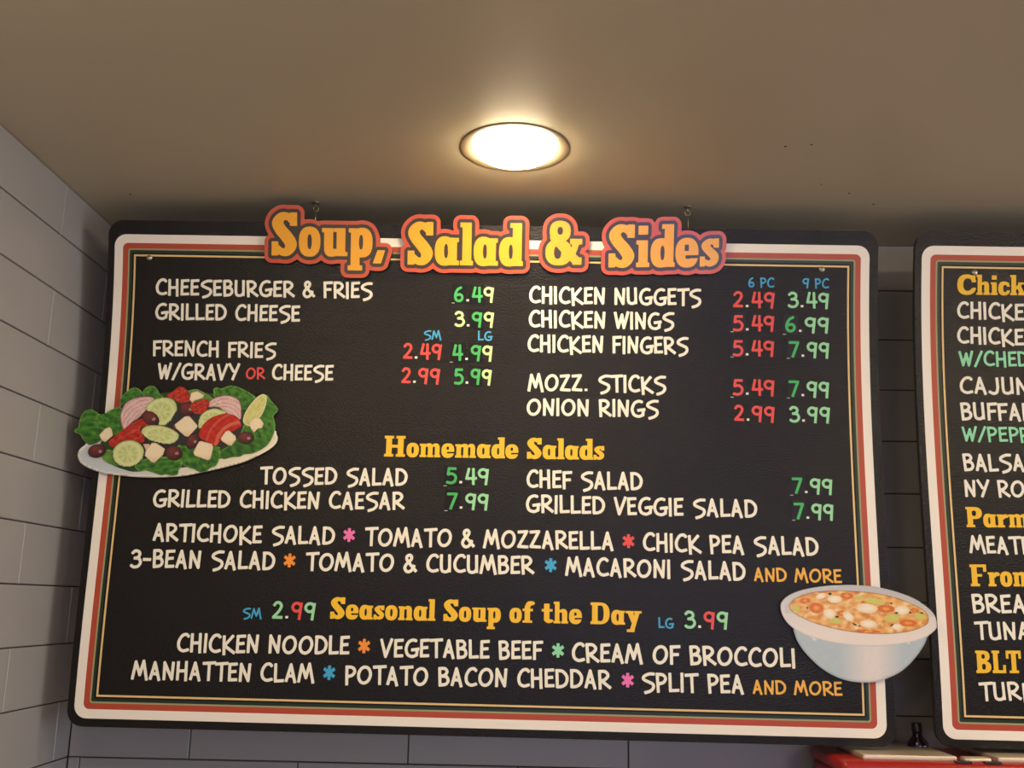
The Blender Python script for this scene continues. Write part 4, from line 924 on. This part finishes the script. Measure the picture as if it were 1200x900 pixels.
picture('salad_cutout', 'flat cut-out picture of a Greek style salad on a white oval plate', SALAD, root)
picture('soup_cutout', 'flat cut-out picture of a white bowl of chicken vegetable soup', SOUP, root)

# second board, running out of the frame on the right
root2 = board_root(1.4995, -.002)
tag(root2, 'black menu board at the right edge, cut off by the frame, headed Chicken', 'menu board')
border(root2, 1.0, BH)
for x, y in SCREWS2: screw(root2, x, y)
for t, x0, y0, x1, y1, cap, col, ref in LINES2:
    text_mesh('menu_line', place_text('comic', t, (x0, y0, x1, y1, cap), ref=ref), .0007, [M_text[col]], root2, '%s lettering reading %s' % (col, t))
for t, x0, y0, x1, y1, cap, ref in HEADS2:
    text_mesh('heading', place_text('slab', t, (x0, y0, x1, y1, cap), ref=ref), .0007, [M_text['yellow']], root2, 'yellow slab lettering reading %s' % t, wobble=False)

# ------------------------------------------------------------------ ceiling hooks that carry the boards
for i, (x, y) in enumerate([(0.442, -0.192), (1.141, -0.192), (2.02, -0.192)]):
    o = empty('ceiling_hook', (x, y, CEIL))
    bm = bmesh.new(); lathe(bm, [(0, 0), (.007, -.0002), (.007, -.0018), (.003, -.003), (0, -.003)], 16)
    obj('base_plate', bm_mesh('base_plate', bm, True), M_wire, o)
    bm = bmesh.new()
    tube(bm, [(0, 0, -.002), (0, 0, -.008)]+[(.005*math.sin(a), 0, -.013+.005*math.cos(a)) for a in [k*math.pi/5 for k in range(0, 10)]], .0011)
    obj('eye', bm_mesh('eye', bm, True), M_wire, o)
    zt = BD[2]+FLOOR+.024+U.z*(x-BD[0])-CEIL
    bm = bmesh.new(); tube(bm, [(0, 0, -.017), (.0006, .0006, -.028), (0, -.001, zt+.0006)], .0008)
    obj('wire', bm_mesh('wire', bm, True), M_wire, o)
    tag(o, ['small metal eye hook in the ceiling above the word Soup', 'small metal eye hook in the ceiling above the word Sides', 'small metal eye hook above the right menu board, out of the picture'][i], 'hook')

# ------------------------------------------------------------------ red cooler with metal lids, and the bottle on it
CX0, CX1, CY0, CY1, CZ = 1.372, 2.35, -0.212, -0.012, FLOOR-0.2375
cooler = empty('cooler', (CX0, CY0, 0))
bm = bmesh.new(); box(bm, 0.004, 0.01, .06, CX1-CX0, CY1-CY0, CZ-.02, .012); obj('body', bm_mesh('body', bm, True), M_red, cooler)
bm = bmesh.new(); box(bm, 0, 0, CZ-.022, CX1-CX0+.004, CY1-CY0, CZ, .009); obj('top_rim', bm_mesh('top_rim', bm, True), M_red, cooler)
bm = bmesh.new(); box(bm, 0.02, 0.02, 0, CX1-CX0-.02, CY1-CY0, .062); obj('plinth', bm_mesh('plinth', bm), M_blackp, cooler)
for a, b in ((.040, .195), (.262, .42), (.49, .65), (.72, .88)):
    bm = bmesh.new(); box(bm, a, .018, CZ-.0005, b, .175, CZ+.0085, .003)
    obj('metal_lid', bm_mesh('metal_lid', bm), M_alu, cooler, 'pale brushed metal lid')
for a in (.205, .432):
    bm = bmesh.new(); box(bm, a, .012, CZ-.001, a+.045, .035, CZ+.0075, .004); obj('hinge', bm_mesh('hinge', bm, True), M_alu, cooler, 'metal hinge block')
    for d in (-.018, .030):
        bm = bmesh.new(); box(bm, a+d, .002, CZ-.001, a+d+.026, .013, CZ+.003, .0008); obj('clip', bm_mesh('clip', bm), M_blackp, cooler, 'small black clip')
tag(cooler, 'red enamelled cooler with pale metal lids standing below the gap between the boards', 'cooler')

bt = empty('bottle', (1.5475, -0.075, CZ-.0002))
bm = bmesh.new(); lathe(bm, [(0, 0), (.0165, 0), (.0178, .003), (.0178, .012), (.0165, .017), (.0105, .024), (.0085, .028), (.0078, .034), (0, .034)], 32)
obj('glass', bm_mesh('glass', bm, True), M_glass, bt)
bm = bmesh.new(); lathe(bm, [(0, .0335), (.0088, .0335), (.0092, .036), (.0088, .046), (.0075, .049), (0, .0495)], 24)
obj('cap', bm_mesh('cap', bm, True), M_blackp, bt)
tag(bt, 'small dark glass bottle standing on the cooler between the two menu boards', 'bottle')

# glowing blue panel, unseen and added, mirrored as a blue patch in the glossy board
o = empty('added_blue_panel', (1.79, ROOM_Y+.09, FLOOR-.13))
bm = bmesh.new(); box(bm, -.16, -.02, -.10, .16, .0, .12, .006); obj('case', bm_mesh('case', bm), M_blackp, o)
bm = bmesh.new(); box(bm, -.12, .0, -.07, .12, .004, .09); obj('glow_face', bm_mesh('glow_face', bm), M_blueglow, o)
tag(o, 'small blue glowing panel added behind the viewer for the blue glare', 'added light')
